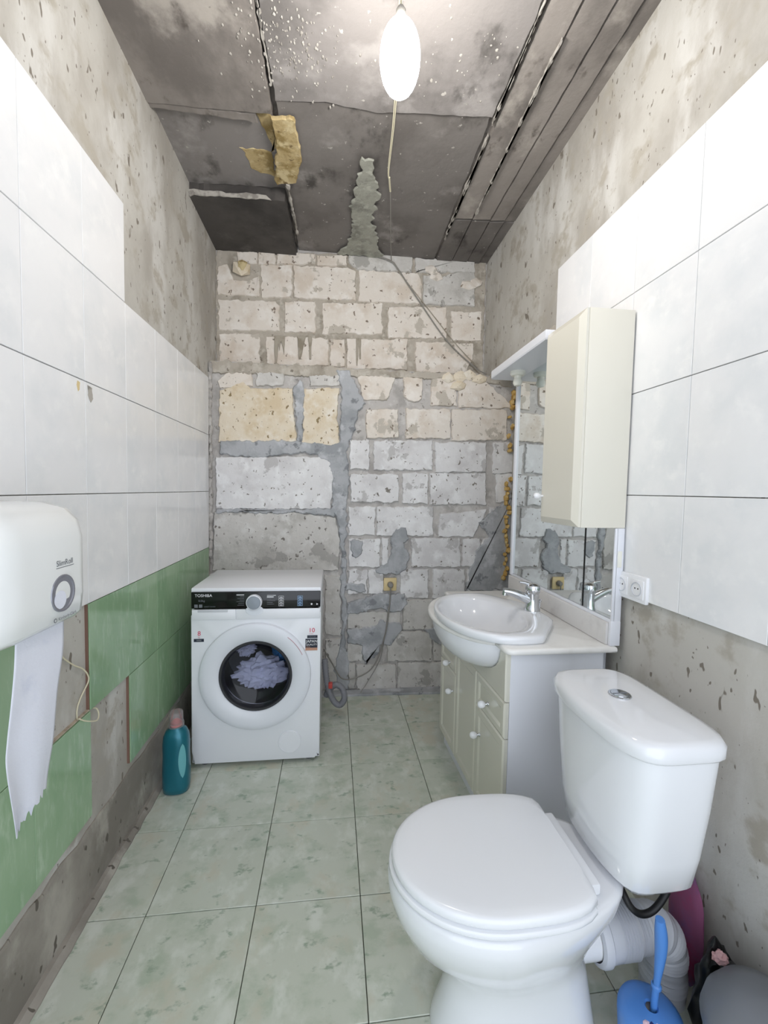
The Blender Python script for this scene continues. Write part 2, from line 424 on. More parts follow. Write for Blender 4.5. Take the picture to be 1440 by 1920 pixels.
LO = [
    [(-0.687, 1.884), (-0.551, 1.944), (-0.505, 1.906), (-0.25, 1.918), (-0.254, 1.824), (-0.225, 1.588), (-0.693, 1.573)],
    [(-0.187, 1.921), (0.026, 1.932), (0.019, 1.74), (0.039, 1.576), (-0.194, 1.568)],
    [(-0.696, 1.936), (-0.641, 1.994), (-0.506, 2.004), (-0.492, 1.92), (-0.551, 1.904), (-0.687, 1.897)],
    [(-0.473, 2.001), (-0.308, 2.009), (-0.308, 1.929), (-0.473, 1.921)],
    [(-0.155, 2.01), (0.033, 2.02), (0.034, 1.943), (-0.154, 1.934)],
    [(0.132, 2.016), (0.383, 2.029), (0.357, 1.934), (0.33, 1.866), (0.183, 1.868)],
    [(0.429, 2.02), (0.555, 2.02), (0.551, 1.887), (0.501, 1.86), (0.436, 1.896)],
    [(0.615, 2.023), (0.78, 2.027), (0.785, 1.852), (0.61, 1.85)],
    [(0.787, 2.038), (0.942, 2.046), (1.01, 1.993), (1.15, 1.885), (1.151, 1.854), (0.792, 1.844)],
    [(0.198, 1.811), (0.405, 1.819), (0.409, 1.638), (0.201, 1.631)],
    [(0.451, 1.821), (0.741, 1.833), (0.747, 1.644), (0.455, 1.634)],
    [(0.752, 1.831), (1.121, 1.847), (1.129, 1.645), (0.757, 1.633)],
    [(0.099, 1.614), (0.219, 1.618), (0.223, 1.431), (0.102, 1.428)],
    [(0.247, 1.619), (0.628, 1.631), (0.633, 1.438), (0.251, 1.429)],
    [(0.646, 1.618), (0.987, 1.629), (0.993, 1.433), (0.651, 1.424)],
    [(1.035, 1.628), (1.19, 1.633), (1.198, 1.432), (1.042, 1.428)],
    [(-0.707, 1.484), (-0.02, 1.51), (0.003, 1.386), (-0.015, 1.177), (-0.707, 1.17)],
    [(-0.72, 1.151), (-0.221, 1.153), (0.02, 1.128), (0.05, 0.966), (0.039, 0.789), (-0.727, 0.792)],
    [(0.107, 1.403), (0.415, 1.41), (0.419, 1.228), (0.109, 1.224)],
    [(0.437, 1.416), (0.603, 1.42), (0.608, 1.223), (0.441, 1.22)],
    [(0.616, 1.421), (0.993, 1.43), (1, 1.22), (0.622, 1.214)],
    [(1.063, 1.426), (1.213, 1.429), (1.22, 1.238), (1.07, 1.236)],
    [(0.097, 1.195), (0.267, 1.198), (0.27, 1.013), (0.1, 1.012)],
    [(0.275, 1.198), (0.645, 1.203), (0.65, 1.012), (0.279, 1.01)],
    [(0.686, 1.158), (1.008, 1.191), (0.965, 1.103), (0.923, 1.007), (0.683, 1.007)],
    [(1.022, 1.206), (1.222, 1.209), (1.229, 1.016), (1.029, 1.015)],
    [(0.1, 0.992), (0.305, 0.993), (0.308, 0.809), (0.103, 0.81)],
    [(0.313, 0.996), (0.356, 0.996), (0.36, 0.809), (0.317, 0.809)],
    [(0.507, 1), (0.829, 1.002), (0.835, 0.808), (0.511, 0.809)],
    [(0.845, 0.996), (0.968, 0.997), (0.975, 0.807), (0.85, 0.808)],
    [(0.981, 1), (1.229, 1.001), (1.237, 0.807), (0.987, 0.807)],
    [(0.102, 0.796), (0.223, 0.795), (0.225, 0.637), (0.104, 0.638)],
    [(0.23, 0.795), (0.33, 0.795), (0.333, 0.636), (0.232, 0.637)],
    [(0.436, 0.795), (0.622, 0.794), (0.627, 0.603), (0.44, 0.605)],
    [(0.652, 0.794), (0.869, 0.793), (0.875, 0.6), (0.657, 0.603)],
    [(0.884, 0.793), (1.237, 0.792), (1.244, 0.626), (0.889, 0.63)],
    [(0.099, 0.523), (0.445, 0.517), (0.447, 0.4), (0.101, 0.407)],
    [(0.458, 0.596), (0.657, 0.594), (0.662, 0.392), (0.462, 0.397)],
    [(0.664, 0.588), (1.059, 0.583), (1.065, 0.387), (0.67, 0.395)],
    [(0.102, 0.313), (0.205, 0.31), (0.207, 0.197), (0.104, 0.2)],
    [(0.36, 0.39), (0.658, 0.384), (0.663, 0.183), (0.364, 0.192)],
    [(0.667, 0.383), (0.989, 0.376), (0.995, 0.173), (0.672, 0.183)],
    [(0.111, 0.188), (0.158, 0.187), (0.161, 0.01), (0.114, 0.012)],
    [(0.164, 0.175), (0.423, 0.167), (0.427, -0.015), (0.167, -0.005)],
    [(0.431, 0.181), (0.736, 0.172), (0.741, -0.031), (0.436, -0.018)],
    [(0.745, 0.172), (1.073, 0.162), (1.08, -0.044), (0.75, -0.031)],
    [(-0.045, 0.756), (0.056, 0.756), (0.061, 0.364), (-0.04, 0.374)],
    [(-0.76, 0.771), (-0.059, 0.768), (-0.057, 0.554), (-0.76, 0.564)],
    [(-0.76, 0.55), (-0.056, 0.54), (-0.052, 0.208), (-0.761, 0.23)],
    [(-0.761, 0.215), (-0.052, 0.194), (-0.05, 0.004), (-0.762, 0.032)],
    [(-0.037, 0.349), (0.059, 0.347), (0.064, -0.001), (-0.033, 0.003)],
]
CEM = [
    [(0.008, 2.039), (0.09, 2.044), (0.147, 1.924), (0.197, 1.844), (0.149, 1.8), (0.137, 1.703), (0.097, 1.605), (0.084, 1.508), (0.1, 1.383), (0.081, 1.229), (0.005, 1.228), (-0.004, 1.367), (-0.04, 1.477), (-0.02, 1.574), (0.034, 1.603), (0.039, 1.782), (0.043, 1.932)],
    [(-0.68, 1.58), (-0.458, 1.594), (-0.218, 1.592), (0.014, 1.582), (-0.019, 1.477), (-0.122, 1.518), (-0.258, 1.519), (-0.471, 1.485), (-0.681, 1.499)],
    [(-0.245, 1.919), (-0.208, 1.974), (-0.183, 1.921), (-0.197, 1.596), (-0.221, 1.592), (-0.244, 1.797)],
    [(0.002, 1.428), (0.092, 1.43), (0.101, 1.347), (0.082, 1.192), (0.091, 1.08), (0.079, 0.938), (0.095, 0.796), (0.083, 0.638), (0.099, 0.508), (0.087, 0.349), (0.118, 0.173), (0.114, 0.012), (0.049, 0.015), (0.019, 0.147), (0.066, 0.35), (0.055, 0.639), (0.059, 0.796), (0.05, 0.966), (0.02, 1.128), (-0.008, 1.174), (-0.003, 1.303)],
    [(-0.707, 1.17), (-0.022, 1.18), (0.019, 1.163), (0.006, 1.132), (-0.214, 1.149), (-0.707, 1.148)],
    [(0.404, 1.054), (0.469, 1.066), (0.492, 0.99), (0.457, 0.968), (0.492, 0.896), (0.489, 0.809), (0.41, 0.758), (0.28, 0.766), (0.273, 0.795), (0.351, 0.838), (0.378, 0.91), (0.362, 0.996)],
    [(0.098, 0.581), (0.169, 0.601), (0.311, 0.636), (0.471, 0.634), (0.49, 0.576), (0.445, 0.517), (0.357, 0.519), (0.313, 0.541), (0.256, 0.535), (0.17, 0.507), (0.099, 0.516)],
    [(0.101, 0.407), (0.301, 0.432), (0.315, 0.461), (0.446, 0.444), (0.455, 0.4), (0.391, 0.298), (0.318, 0.3), (0.304, 0.241), (0.262, 0.213), (0.219, 0.178), (0.196, 0.244), (0.202, 0.303), (0.102, 0.32)],
    [(0.95, 1.102), (1.068, 1.192), (1.18, 1.282), (1.243, 0.656), (0.873, 0.652), (0.899, 0.793), (0.941, 0.911), (1.029, 1.015)],
    [(0.106, 0.984), (0.194, 0.981), (0.187, 0.888), (0.15, 0.874), (0.119, 0.888)],
    [(0.61, 0.396), (0.699, 0.424), (0.737, 0.394), (0.74, 0.289), (0.672, 0.313)],
    [(0.082, 0.71), (0.21, 0.702), (0.218, 0.659), (0.168, 0.645), (0.083, 0.667)],
]
DRIP = [
    [(-0.384, 2.27), (-0.318, 2.274), (-0.323, 2.155), (-0.332, 2.204), (-0.343, 2.238), (-0.352, 2.181), (-0.359, 2.223), (-0.364, 2.146), (-0.369, 2.069), (-0.379, 2.068)],
    [(-0.242, 2.279), (-0.186, 2.282), (-0.219, 2.133), (-0.231, 2.133)],
    [(-0.172, 2.283), (-0.148, 2.277), (-0.152, 2.137), (-0.163, 2.136)],
    [(0.135, 2.288), (0.169, 2.29), (0.169, 2.155), (0.158, 2.154), (0.154, 2.239), (0.147, 2.111), (0.139, 2.111)],
]

# ------------------------------------------------------------------ the room shell
LX = -.7337            # face of the left wall tiles
LC = -.745             # left concrete
def RX(y): return .9657 + .0107 * y      # face of the right wall tiles
RC = .012              # right concrete sits this far behind the tile face
YB, YU, ZL = 2.66, 2.80, 2.06            # lower / upper back wall plane, ledge height
TH, TW = .3343, .25

floor = struct(box('floor', (-.80, -.6, -.12, 1.22, 2.9, -.009), M['grout_floor']))
# floor tiles
G = .3263
def quad_tile(name, x0, y0, x1, y1, zt, m, parent):
    L = root_of(parent).location
    g = .0012
    v, f = boxg(x0 + g - (x0 + x1) / 2, y0 + g - (y0 + y1) / 2, -.009, x1 - g - (x0 + x1) / 2, y1 - g - (y0 + y1) / 2, 0, bev=.0012, seg=1)
    me_key = ('ft', round(x1 - x0, 4), round(y1 - y0, 4))
    if me_key not in CACHE:
        me = bpy.data.meshes.new('tile'); me.from_pydata(v, [], f); me.materials.append(m); CACHE[me_key] = me
    o = bpy.data.objects.new(name, CACHE[me_key]); col.objects.link(o); o.parent = parent
    o.location = ((x0 + x1) / 2 - L[0], (y0 + y1) / 2 - L[1], zt - L[2])
    o.rotation_euler = (random.gauss(0, .0008), random.gauss(0, .0008), 0)
    return o
CACHE = {}
xs = [-.722] + [-.5489 + i * G for i in range(5)] + [1.02]
ys = [2.2621 + G + .02] + [2.2621 - j * G for j in range(9)]
for i in range(len(xs) - 1):
    for j in range(len(ys) - 1):
        quad_tile('tile', xs[i], ys[j + 1], xs[i + 1], ys[j], 0, M['tile_floor'], floor)

# left wall
v, f = boxg(-.95, -.6, -.009, LC, 2.95, 2.95)
wall_left = struct(mk('wall_left', v, f, M['concrete']))
WT = {}
def wall_tile(parent, side, y0, y1, z0, z1, m, key):
    """one wall tile, glazed face towards the room"""
    L = root_of(parent).location
    k = (key, round(y1 - y0, 4), round(z1 - z0, 4))
    gy, gz = .0007, .0013
    if k not in WT:
        hy, hz = (y1 - y0) / 2, (z1 - z0) / 2
        v, f = boxg(-.0105, -hy + gy, -hz + gz, 0, hy - gy, hz - gz, bev=.001, seg=1)
        me = bpy.data.meshes.new('tile'); me.from_pydata(v, [], f); me.materials.append(m); WT[k] = me
    o = bpy.data.objects.new('tile', WT[k]); col.objects.link(o); o.parent = parent
    yc, zc = (y0 + y1) / 2, (z0 + z1) / 2
    if side == 'L':
        o.location = (LX - L[0], yc - L[1], zc - L[2]); rz = 0
    else:
        o.location = (RX(yc) - L[0], yc - L[1], zc - L[2]); rz = math.pi - .0107
    o.rotation_euler = (0, random.gauss(0, .0006), rz + random.gauss(0, .0008))
    return o
YL0, ZT = 1.1096, 2.2793
def ly(k): return 2.607 if k == 6 else YL0 + k * TW
for j in range(6):
    for k in range(-5, 6):
        if j == 0 and k >= 2: continue
        if j == 4 and k == 0: continue
        if j == 5 and k == 1: continue
        wall_tile(wall_left, 'L', ly(k), ly(k + 1), ZT - (j + 1) * TH, ZT - j * TH, M['tile_white'] if j < 4 else M['tile_green'], 'w' if j < 4 else 'g')
# tile glue left on exposed tile edges
box('glue_edge', (LC, 1.3565, .612, -.7362, 1.3582, .94), M['brown'], wall_left)
box('glue_edge', (LC, 1.6065, .275, -.7362, 1.6082, .606), M['brown'], wall_left)
box('glue_edge', (LC, 1.112, .609, -.7365, 1.357, .6135), M['tile_edge'], wall_left)
# a chipped tile corner and a small stain
def left_patch(name, poly, h, m, seed, x0=LX):
    o2 = ragged(poly, .006, .004, seed)
    v, f = prismg(o2, 0, h, lambda a, b, t: (x0 + .0002 + t, a, b), inset=.001)
    return mk(name, v, f, m, wall_left)
left_patch('chip', [(1.372, 1.602), (1.395, 1.598), (1.402, 1.565), (1.388, 1.553), (1.373, 1.572)], .001, M['plaster_chip'], 3)
left_patch('stain', [(1.322, 1.603), (1.335, 1.600), (1.333, 1.578), (1.324, 1.572), (1.318, 1.59)], .0006, M['sock_y'], 4)

# right wall: concrete above, recess behind the mirror below
def skew(b):
    v, f = boxg(*b)
    return [(p[0] + RX(p[1]) - .9657 if abs(p[0]) < 1.1 else p[0], p[1], p[2]) for p in v], f
X0 = .9657 + RC
wall_right = struct(mk('wall_right', *merge([skew((X0, -.6, -.009, 1.3, 1.86, 2.06)), skew((X0, -.6, 2.06, 1.3, 2.95, 2.95)), boxg(1.17, 1.86, -.009, 1.3, 2.95, 2.06)]), M['concrete']))
YR0, ZR = 1.0679, 2.307
for j in range(4):
    for k in range(-6, 3):
        y0, y1 = YR0 + k * TW, (1.826 if k == 2 else YR0 + (k + 1) * TW)
        wall_tile(wall_right, 'R', y0, y1, ZR - (j + 1) * TH, ZR - j * TH, M['tile_white'], 'r')
# broken lower edge of the upper concrete
def crumbg(c, r, seed):
    bm = bmesh.new(); bmesh.ops.create_icosphere(bm, subdivisions=1, radius=1)
    vv = []
    for p in bm.verts:
        d = 1 + .45 * noise.noise(p.co * 1.7 + Vector((seed, seed * 2.1, 0)))
        vv.append((c[0] + p.co.x * r[0] * d, c[1] + p.co.y * r[1] * d, c[2] + p.co.z * r[2] * d))
    bm.verts.index_update()
    ff = [[q.index for q in fc.verts] for fc in bm.faces]
    bm.free()
    return vv, ff
def crumb(parent, name, c, r, m, seed):
    v, f = crumbg(c, r, seed)
    return mk(name, v, f, m, parent)
random.seed(11)
for i in range(16):
    y = 1.88 + i * .058 + random.uniform(-.015, .015)
    crumb(wall_right, 'rubble', (RX(y) + RC + .01, y, 2.055 + random.uniform(-.012, .015)), (.022, random.uniform(.02, .045), random.uniform(.014, .035)), M['mortar'], i)

# back wall
wall_back = struct(mk('wall_back', *merge([boxg(-.95, YB + .012, -.009, 1.2, 3.0, ZL), boxg(-.95, YU + .012, ZL, 1.2, 3.0, 2.95)]), M['mortar_low']))
def back_piece(name, poly, yplane, proud, m, seed, step=.011, jit=.009, inset=.004, depth=.02):
    o2 = ragged(poly, step, jit, seed)
    v, f = prismg(o2, -depth, proud, lambda a, b, t: (a, yplane - t, b), inset=inset)
    return mk(name, v, f, m, wall_back)
# mortar bed of the upper courses
back_piece('mortar_bed', [(-.745, 2.045), (1.0, 2.06), (1.0, 2.86), (-.745, 2.78)], YU + .012, .006, M['mortar'], 1, depth=.004)
random.seed(5)
for i, p in enumerate(UP):
    m = M['block_g'] if i in (4, 5, 10) else M['block']
    back_piece('block', p, YU, random.uniform(0, .008), m, i + 2)
for i, p in enumerate(LO):
    z = sum(q[1] for q in p) / len(p)
    if i in (0, 1): m = M['block_y']
    elif i in (2, 3, 4): m = M['block_g'] if i > 2 else M['block']
    elif i in (17,): m = M['block_g']
    elif z > 1.62: m = M['block']
    elif z > .62: m = M['block_w']
    else: m = M['block_g']
    back_piece('block', p, YB, random.uniform(0, .007), m, i + 40)
for i, p in enumerate(CEM):
    back_piece('cement_smear', p, YB, .009 + i * .0006, M['cement'], i + 90, step=.01, jit=.014, inset=.006, depth=.012)
for i, p in enumerate(DRIP):
    back_piece('mortar_drip', p, YU - .008, .003, M['drip'], i + 120, step=.02, jit=.003, inset=.002, depth=.005)
# uneven mortar in the left corner
random.seed(9)
for i in range(22):
    z = .9 + i * .053
    crumb(wall_back, 'corner_mortar', (-.738 + random.uniform(-.004, .006), YB - .012, z), (random.uniform(.012, .022), .022, random.uniform(.03, .05)), M['mortar_low'], i)
# mortar-coloured strip painting in the shadow line under the upper courses
back_piece('ledge_shadow_strip', [(-.745, 1.985), (-.3, 1.99), (.2, 2.01), (.9, 2.02), (1.15, 1.99), (1.15, 2.06), (-.745, 2.06)], YB + .01, .012, M['mortar'], 77, jit=.012)
# knob of old foam in the top left corner and lumps of mortar
crumb(wall_back, 'foam_lump', (-.585, YU - .02, 2.665), (.055, .03, .05), M['block_y'], 2)
crumb(wall_back, 'foam_lump', (-.575, YU - .045, 2.675), (.03, .012, .032), M['insul'], 4)
for i, (x, z) in enumerate([(.72, 2.03), (.80, 2.04), (.86, 2.05), (.93, 2.03), (.79, 1.98), (.62, 2.76), (.66, 2.72), (.93, 2.70), (.88, 2.68)]):
    Y = YB if z < 2.06 else YU
    crumb(wall_back, 'mortar_lump', (x, Y - .006, z), (.055, .014, .034), M['block_y'] if i < 5 else M['block'], i + 7)
# building foam oozing along the mirror end
random.seed(21)
for i in range(40):
    z = .74 + i * .031
    if 1.42 < z < 1.55 or (1.62 < z < 1.85 and i % 2): continue
    crumb(wall_back, 'foam_blob', (1.135 + random.uniform(-.012, .02), YB - .02, z), (random.uniform(.009, .02), .03, random.uniform(.012, .026)), M['foam'], i)
# grey screed fillet at the foot of the back wall
trim = struct(mk('trim_1', *merge([prismg(ragged([(-.745, 2.66), (1.15, 2.66), (1.15, 2.585), (.62, 2.575), (.1, 2.59), (-.745, 2.6)], .03, .006, 5), 0, .012, lambda a, b, t: (a, b, t), inset=.006)]), M['cement']))
# mortar fillet where the left wall meets the floor
trim2 = struct(mk('trim_2', *merge([prismg(ragged([(-.79, -.6), (-.713, -.6), (-.715, .6), (-.711, 1.2), (-.714, 1.75), (-.718, 2.6), (-.79, 2.6)], .03, .005, 8), -.02, .02, lambda a, b, t: (a, b, t), inset=.014)]), M['concrete_low']))
# rough lower band of the left wall
v, f = prismg(ragged([(-.55, .0), (2.62, .0), (2.62, .245), (1.3, .235), (-.55, .24)], .04, .01, 12), 0, .006, lambda a, b, t: (LC + t, a, b), inset=.008)
mk('skim_coat', v, f, M['concrete_low'], wall_left)

# ceiling: cast panels and beams at slightly different heights
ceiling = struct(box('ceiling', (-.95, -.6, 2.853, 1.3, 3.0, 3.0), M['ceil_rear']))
def panel(name, poly, zfun, m, seed, jit=.010, inset=.004, step=.025, top=2.858):
    o2 = ragged(poly, step, jit, seed, 18)
    v, f = prismg(o2, 1, 0, lambda a, b, t: (a, b, zfun(a, b) * (1 - t) + top * t), inset=inset)
    return mk(name, v, f, m, ceiling)
panel('ceiling_panel', [(-.80, -.6), (-.266, -.6), (-.262, 1.82), (-.80, 1.84)], lambda x, y: 2.806, M['ceil_tan'], 1, jit=.005)
panel('ceiling_panel', [(-.80, 1.84), (-.27, 1.83), (-.262, 2.29), (-.80, 2.325)], lambda x, y: 2.842, M['ceil'], 2, inset=.002)
panel('ceiling_panel', [(-.80, 2.325), (-.262, 2.29), (-.25, 2.84), (-.80, 2.84)], lambda x, y: 2.778, M['ceil_dark'], 3, inset=.002)
v, f = prismg(ragged([(-.76, 2.775), (-.33, 2.776), (-.36, 2.80), (-.76, 2.806)], .02, .008, 5), 0, .006, lambda a, b, t: (a, 2.325 - (a + .8) * .07 - t - .004, b), inset=.002)
mk('chipped_edge', v, f, M['plaster_chip'], ceiling)
v, f = prismg(ragged([(-.75, 1.842), (-.33, 1.832), (-.33, 1.875), (-.75, 1.865)], .02, .008, 6), .01, 0, lambda a, b, t: (a, b, 2.812 + t), inset=.004)
mk('plaster_ridge', v, f, M['ceil_tan'], ceiling)
panel('ceiling_panel', [(-.257, -.6), (.626, -.6), (.618, 1.715), (.38, 1.735), (.15, 1.76), (-.05, 1.745), (-.245, 1.765)], lambda x, y: 2.814, M['ceil'], 4, inset=.001, jit=.006)
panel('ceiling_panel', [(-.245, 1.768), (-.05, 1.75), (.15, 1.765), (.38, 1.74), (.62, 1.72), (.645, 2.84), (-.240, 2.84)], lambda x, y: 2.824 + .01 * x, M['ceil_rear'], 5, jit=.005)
panel('ceiling_strip', [(-.33, -.6), (-.20, -.6), (-.20, 2.84), (-.33, 2.84)], lambda x, y: 2.8455, M['ceil_tan'], 6, jit=.001, inset=.001)
panel('ceiling_strip', [(.58, -.6), (1.05, -.6), (1.05, 2.84), (.58, 2.84)], lambda x, y: 2.846, M['ceil_tan'], 7, jit=.001, inset=.001)
for i, (a0, a1, b0, b1, dz) in enumerate([(.632, .738, .650, .752, .008), (.741, .842, .754, .856, .012), (.845, .933, .858, .942, .016), (.936, 1.1, .944, 1.1, .024)]):
    panel('ceiling_beam', [(a0, -.6), (a1, -.6), (b1, 2.352), (b0, 2.365)], lambda x, y, dz=dz: 2.815 + dz, M['ceil_tan'], 10 + i, jit=.0025)
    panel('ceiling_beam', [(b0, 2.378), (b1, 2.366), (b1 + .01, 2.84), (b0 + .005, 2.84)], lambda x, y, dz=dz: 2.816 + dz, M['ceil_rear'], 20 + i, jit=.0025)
# exposed foam insulation patch
def ceil_patch(name, poly, z, h, m, seed, jit=.012, step=.015):
    v, f = prismg(ragged(poly, step, jit, seed, 20), 0, -h, lambda a, b, t: (a, b, z + t), inset=.004)
    return mk(name, v, f, m, ceiling)
ceil_patch('insulation', [(-.27, 1.83), (-.18, 1.823), (-.165, 1.95), (-.163, 2.03), (-.2, 2.18), (-.30, 2.21), (-.27, 2.0)], 2.812, .014, M['insul'], 3)
ceil_patch('insulation', [(-.335, 1.845), (-.27, 1.84), (-.27, 2.02), (-.29, 2.06)], 2.85, .012, M['insul'], 4)
ceil_patch('insulation', [(-.445, 2.05), (-.30, 2.06), (-.29, 2.2), (-.31, 2.215), (-.415, 2.178), (-.42, 2.08)], 2.85, .010, M['insul'], 5)
# pale green mortar streak to the back wall
ceil_patch('mortar_streak', [(.11, 2.0), (.17, 1.995), (.19, 2.15), (.215, 2.25), (.2, 2.45), (.24, 2.62), (.3, 2.79), (.02, 2.79), (.09, 2.6), (.085, 2.4), (.075, 2.25), (.1, 2.12)], 2.812, .008, M['greenish'], 6, jit=.03)
# chipped white seam beside the streaks
ceil_patch('chipped_seam', [(-.25, 2.2), (-.235, 2.2), (-.222, 2.6), (-.235, 2.6)], 2.806, .01, M['plaster_chip'], 8, jit=.008)
for k, (xa, ya, xb, yb, w) in enumerate([(.627, 1.25, .630, 1.75, .004), (.634, 1.8, .646, 2.55, .006), (.738, 1.4, .752, 2.3, .003), (-.262, 1.2, -.25, 1.7, .006)]):
    ceil_patch('chipped_seam', [(xa - w / 2, ya), (xa + w / 2, ya), (xb + w / 2, yb), (xb - w / 2, yb)], 2.826, .014, M['plaster_chip'], 30 + k, jit=.009)
# splashes of old plaster
random.seed(31)
flecks = []
for i in range(260):
    if i < 215:
        x, y, z = random.gauss(-.17, .09), random.gauss(1.56, .09), 2.814
        if x < -.26: z = 2.806
    else:
        x, y, z = random.gauss(.4, .12), random.gauss(1.5, .1), 2.814
    r = random.uniform(.0015, .0055)
    flecks.append(crumbg((x, y, z), (r, r * random.uniform(.8, 1.8), .003), i))
fl = mk('plaster_flecks', *merge(flecks), M['plaster_chip'], ceiling)
fl['kind'] = 'stuff'

# ------------------------------------------------------------------ washing machine
def washing_machine():
    x0, x1, yf, yb, z0, zt = -.632, -.05, 1.965, 2.40, .022, .845
    R = empty('washing_machine', ((x0 + x1) / 2, 2.18, 0), 'white front-loading washing machine with black control panel against the block wall', 'washing machine')
    cx, cz = -.345, .432
    # cabinet sides, back, bottom
    mk('body', *merge([boxg(x0, yf + .012, z0, x0 + .012, yb, .815, .003), boxg(x1 - .012, yf + .012, z0, x1, yb, .815, .003), boxg(x0, yb - .012, z0, x1, yb, .815), boxg(x0, yf + .012, z0, x1, yb, z0 + .012)]), M['white_pl'], R)
    box('top_panel', (x0 - .001, yf + .004, .815, x1 + .001, yb + .004, zt, ), M['white_pl'], R, bev=.006)
    # front with round opening
    n = 64; rin = .158; outer = []; inner = []; zb, zz = z0, .745
    for i in range(n):
        a = 2 * math.pi * i / n; c, s = math.cos(a), math.sin(a)
        t = 1e9
        if c > 1e-6: t = min(t, (x1 - cx) / c)
        if c < -1e-6: t = min(t, (x0 - cx) / c)
        if s > 1e-6: t = min(t, (zz - cz) / s)
        if s < -1e-6: t = min(t, (zb - cz) / s)
        outer.append((cx + c * t, cz + s * t)); inner.append((cx + c * rin, cz + s * rin))
    rings = [[(p[0], yf + .016, p[1]) for p in outer], [(p[0], yf + .002, p[1]) for p in outer], [(p[0] + (cx - p[0]) * .012, yf, p[1] + (cz - p[1]) * .012) for p in outer], [(p[0], yf, p[1]) for p in inner], [(p[0], yf + .05, p[1]) for p in inner]]
    v, f = loftg(rings, False, False)
    mk('front_panel', v, f, M['white_pl'], R, True, auto=25)
    # control strip
    cp = box('control_panel', (x0 + .002, yf - .004, .752, x1 - .002, yf + .012, .828), M['black_gl'], R, bev=.003)
    yq = yf - .0046
    ux, uz = (1, 0, 0), (0, 0, 1)
    text('brand_lettering', 'TOSHIBA', .0185, M['ink_white'], cp, (x0 + .018, yq, .806), ux, uz)
    text('capacity_lettering', '8.0kg', .013, M['ink_grey'], cp, (x0 + .034, yq, .784), ux, uz)
    text('feature_lettering', 'GREAT WAVES', .0075, M['ink_grey'], cp, (x0 + .058, yq, .7585), ux, uz)
    for k in range(2):
        box('feature_icon', (x0 + .016 + k * .02, yq - .0003, .757, x0 + .031 + k * .02, yq, .7715), M['ink_grey'], cp)
    for k, (w, b) in enumerate([(.034, 1), (.018, 0), (.030, 0), (.02, 0), (.034, 0), (.026, 0), (.03, 0)]):
        z = .812 - k * .0078
        box('programme_mark', (-.398 - w, yq - .0003, z, -.398, yq, z + (.0034 if b else .0018)), M['ink_white' if b else 'ink_grey'], cp)
    for k, w in enumerate([.04, .03, .018, .038, .026, .032]):
        z = .809 - k * .0082
        box('programme_mark', (-.296, yq - .0003, z, -.296 + w, yq, z + (.0042 if k == 1 else .0022)), M['ink_white' if k < 2 else 'ink_grey'], cp)
    for xk, mm in ((-.232, 'ink_white'), (-.146, 'ink_blue')):
        for k in range(4):
            z = .806 - k * .0125
            for q in (0, 1):
                box('button_frame', (xk - .011, yq - .0004, z - q * .009, xk + .011, yq, z + .0012 - q * .009), M[mm], cp)
            for q in (-1, 1):
                box('button_frame', (xk + q * .011 - .0006, yq - .0004, z - .009, xk + q * .011 + .0006, yq, z + .0012), M[mm], cp)
            box('button_mark', (xk - .006, yq - .0003, z - .0055, xk + .006, yq, z - .0035), M[mm], cp)
    lathe('power_button', [(.0001, -.001), (.004, -.001), (.0042, 0)], (-.093, yq, .7675), M['ink_white'], cp, 'y', 16)
    lathe('indicator', [(.0001, -.001), (.0055, -.001), (.0057, 0)], (-.068, yq, .767), M['ink_white'], cp, 'y', 3)
    kn = lathe('dial', [(.0355, .004), (.0355, -.016), (.034, -.019), (.0305, -.020)], (-.352, yf - .004, .781), M['white_door'], R, 'y', 40)
    lathe('dial_face', [(.0307, 0), (.029, -.0015), (.0001, -.002)], (-.352, yf - .024, .781), M['grey_knob'], kn, 'y', 40)
    # detergent drawer and recessed front strip
    dr = box('detergent_drawer', (x0 + .004, yf - .004, .699, -.436, yf + .004, .747), M['white_pl'], R, bev=.003)
    box('drawer_grip', (x0 + .03, yf - .0055, .735, -.47, yf - .003, .7455), M['sock_hole'], dr, bev=.001)
    box('fascia_strip', (-.434, yf - .004, .699, x1 - .004, yf + .004, .747), M['white_pl'], R, bev=.003)
    lathe('dial_dish', [(.04, 0), (.038, -.0022), (.0001, -.0022)], (-.352, yf - .0035, .741), M['white_door'], R, 'y', 24, sy=.62)  # flat oval disc of door plastic below the dial
    # door
    dc = (cx, yf, cz)
    d = lathe('door', [(.252, .002), (.2525, -.008), (.250, -.016), (.244, -.020), (.225, -.0225), (.2, -.021), (.178, -.014), (.166, -.006), (.164, .004)], dc, M['white_door'], R, 'y', 72)
    lathe('seal_ring', [(.1665, -.004), (.163, -.010), (.155, -.009), (.149, .002), (.146, .02)], dc, M['rubber'], d, 'y', 64)
    lathe('door_glass', [(.151, .0), (.146, -.006), (.125, .012), (.10, .022), (.06, .027), (.0001, .028)], dc, M['glass'], d, 'y', 48)
    # red accent arc on the door
    arc = []
    for i in range(13):
        a = math.radians(52 - i * 2.2)
        arc.append((cx + .236 * math.cos(a), yf - .0232, cz + .236 * math.sin(a)))
    tube('accent_line', arc, .0011, M['label_pink'], d, seg=5, n=2)
    lathe('drum', [(.156, .012), (.2, .05), (.2, .30), (.0001, .31)], dc, M['drum'], R, 'y', 40)
    lathe('filter_cap', [(.0545, .001), (.0545, -.003), (.052, -.0045), (.050, -.003), (.049, -.0045), (.0001, -.005)], (-.187, yf, .108), M['white_pl'], R, 'y', 40)
    for xx in (x0 + .05, x1 - .05):
        for yy in (yf + .05, yb - .05):
            lathe('foot', [(.0001, 0), (.022, 0), (.022, .012), (.012, .014), (.012, .025)], (xx, yy, 0), M['rubber'], R, 'z', 16)
    # stickers
    y = yf - .001
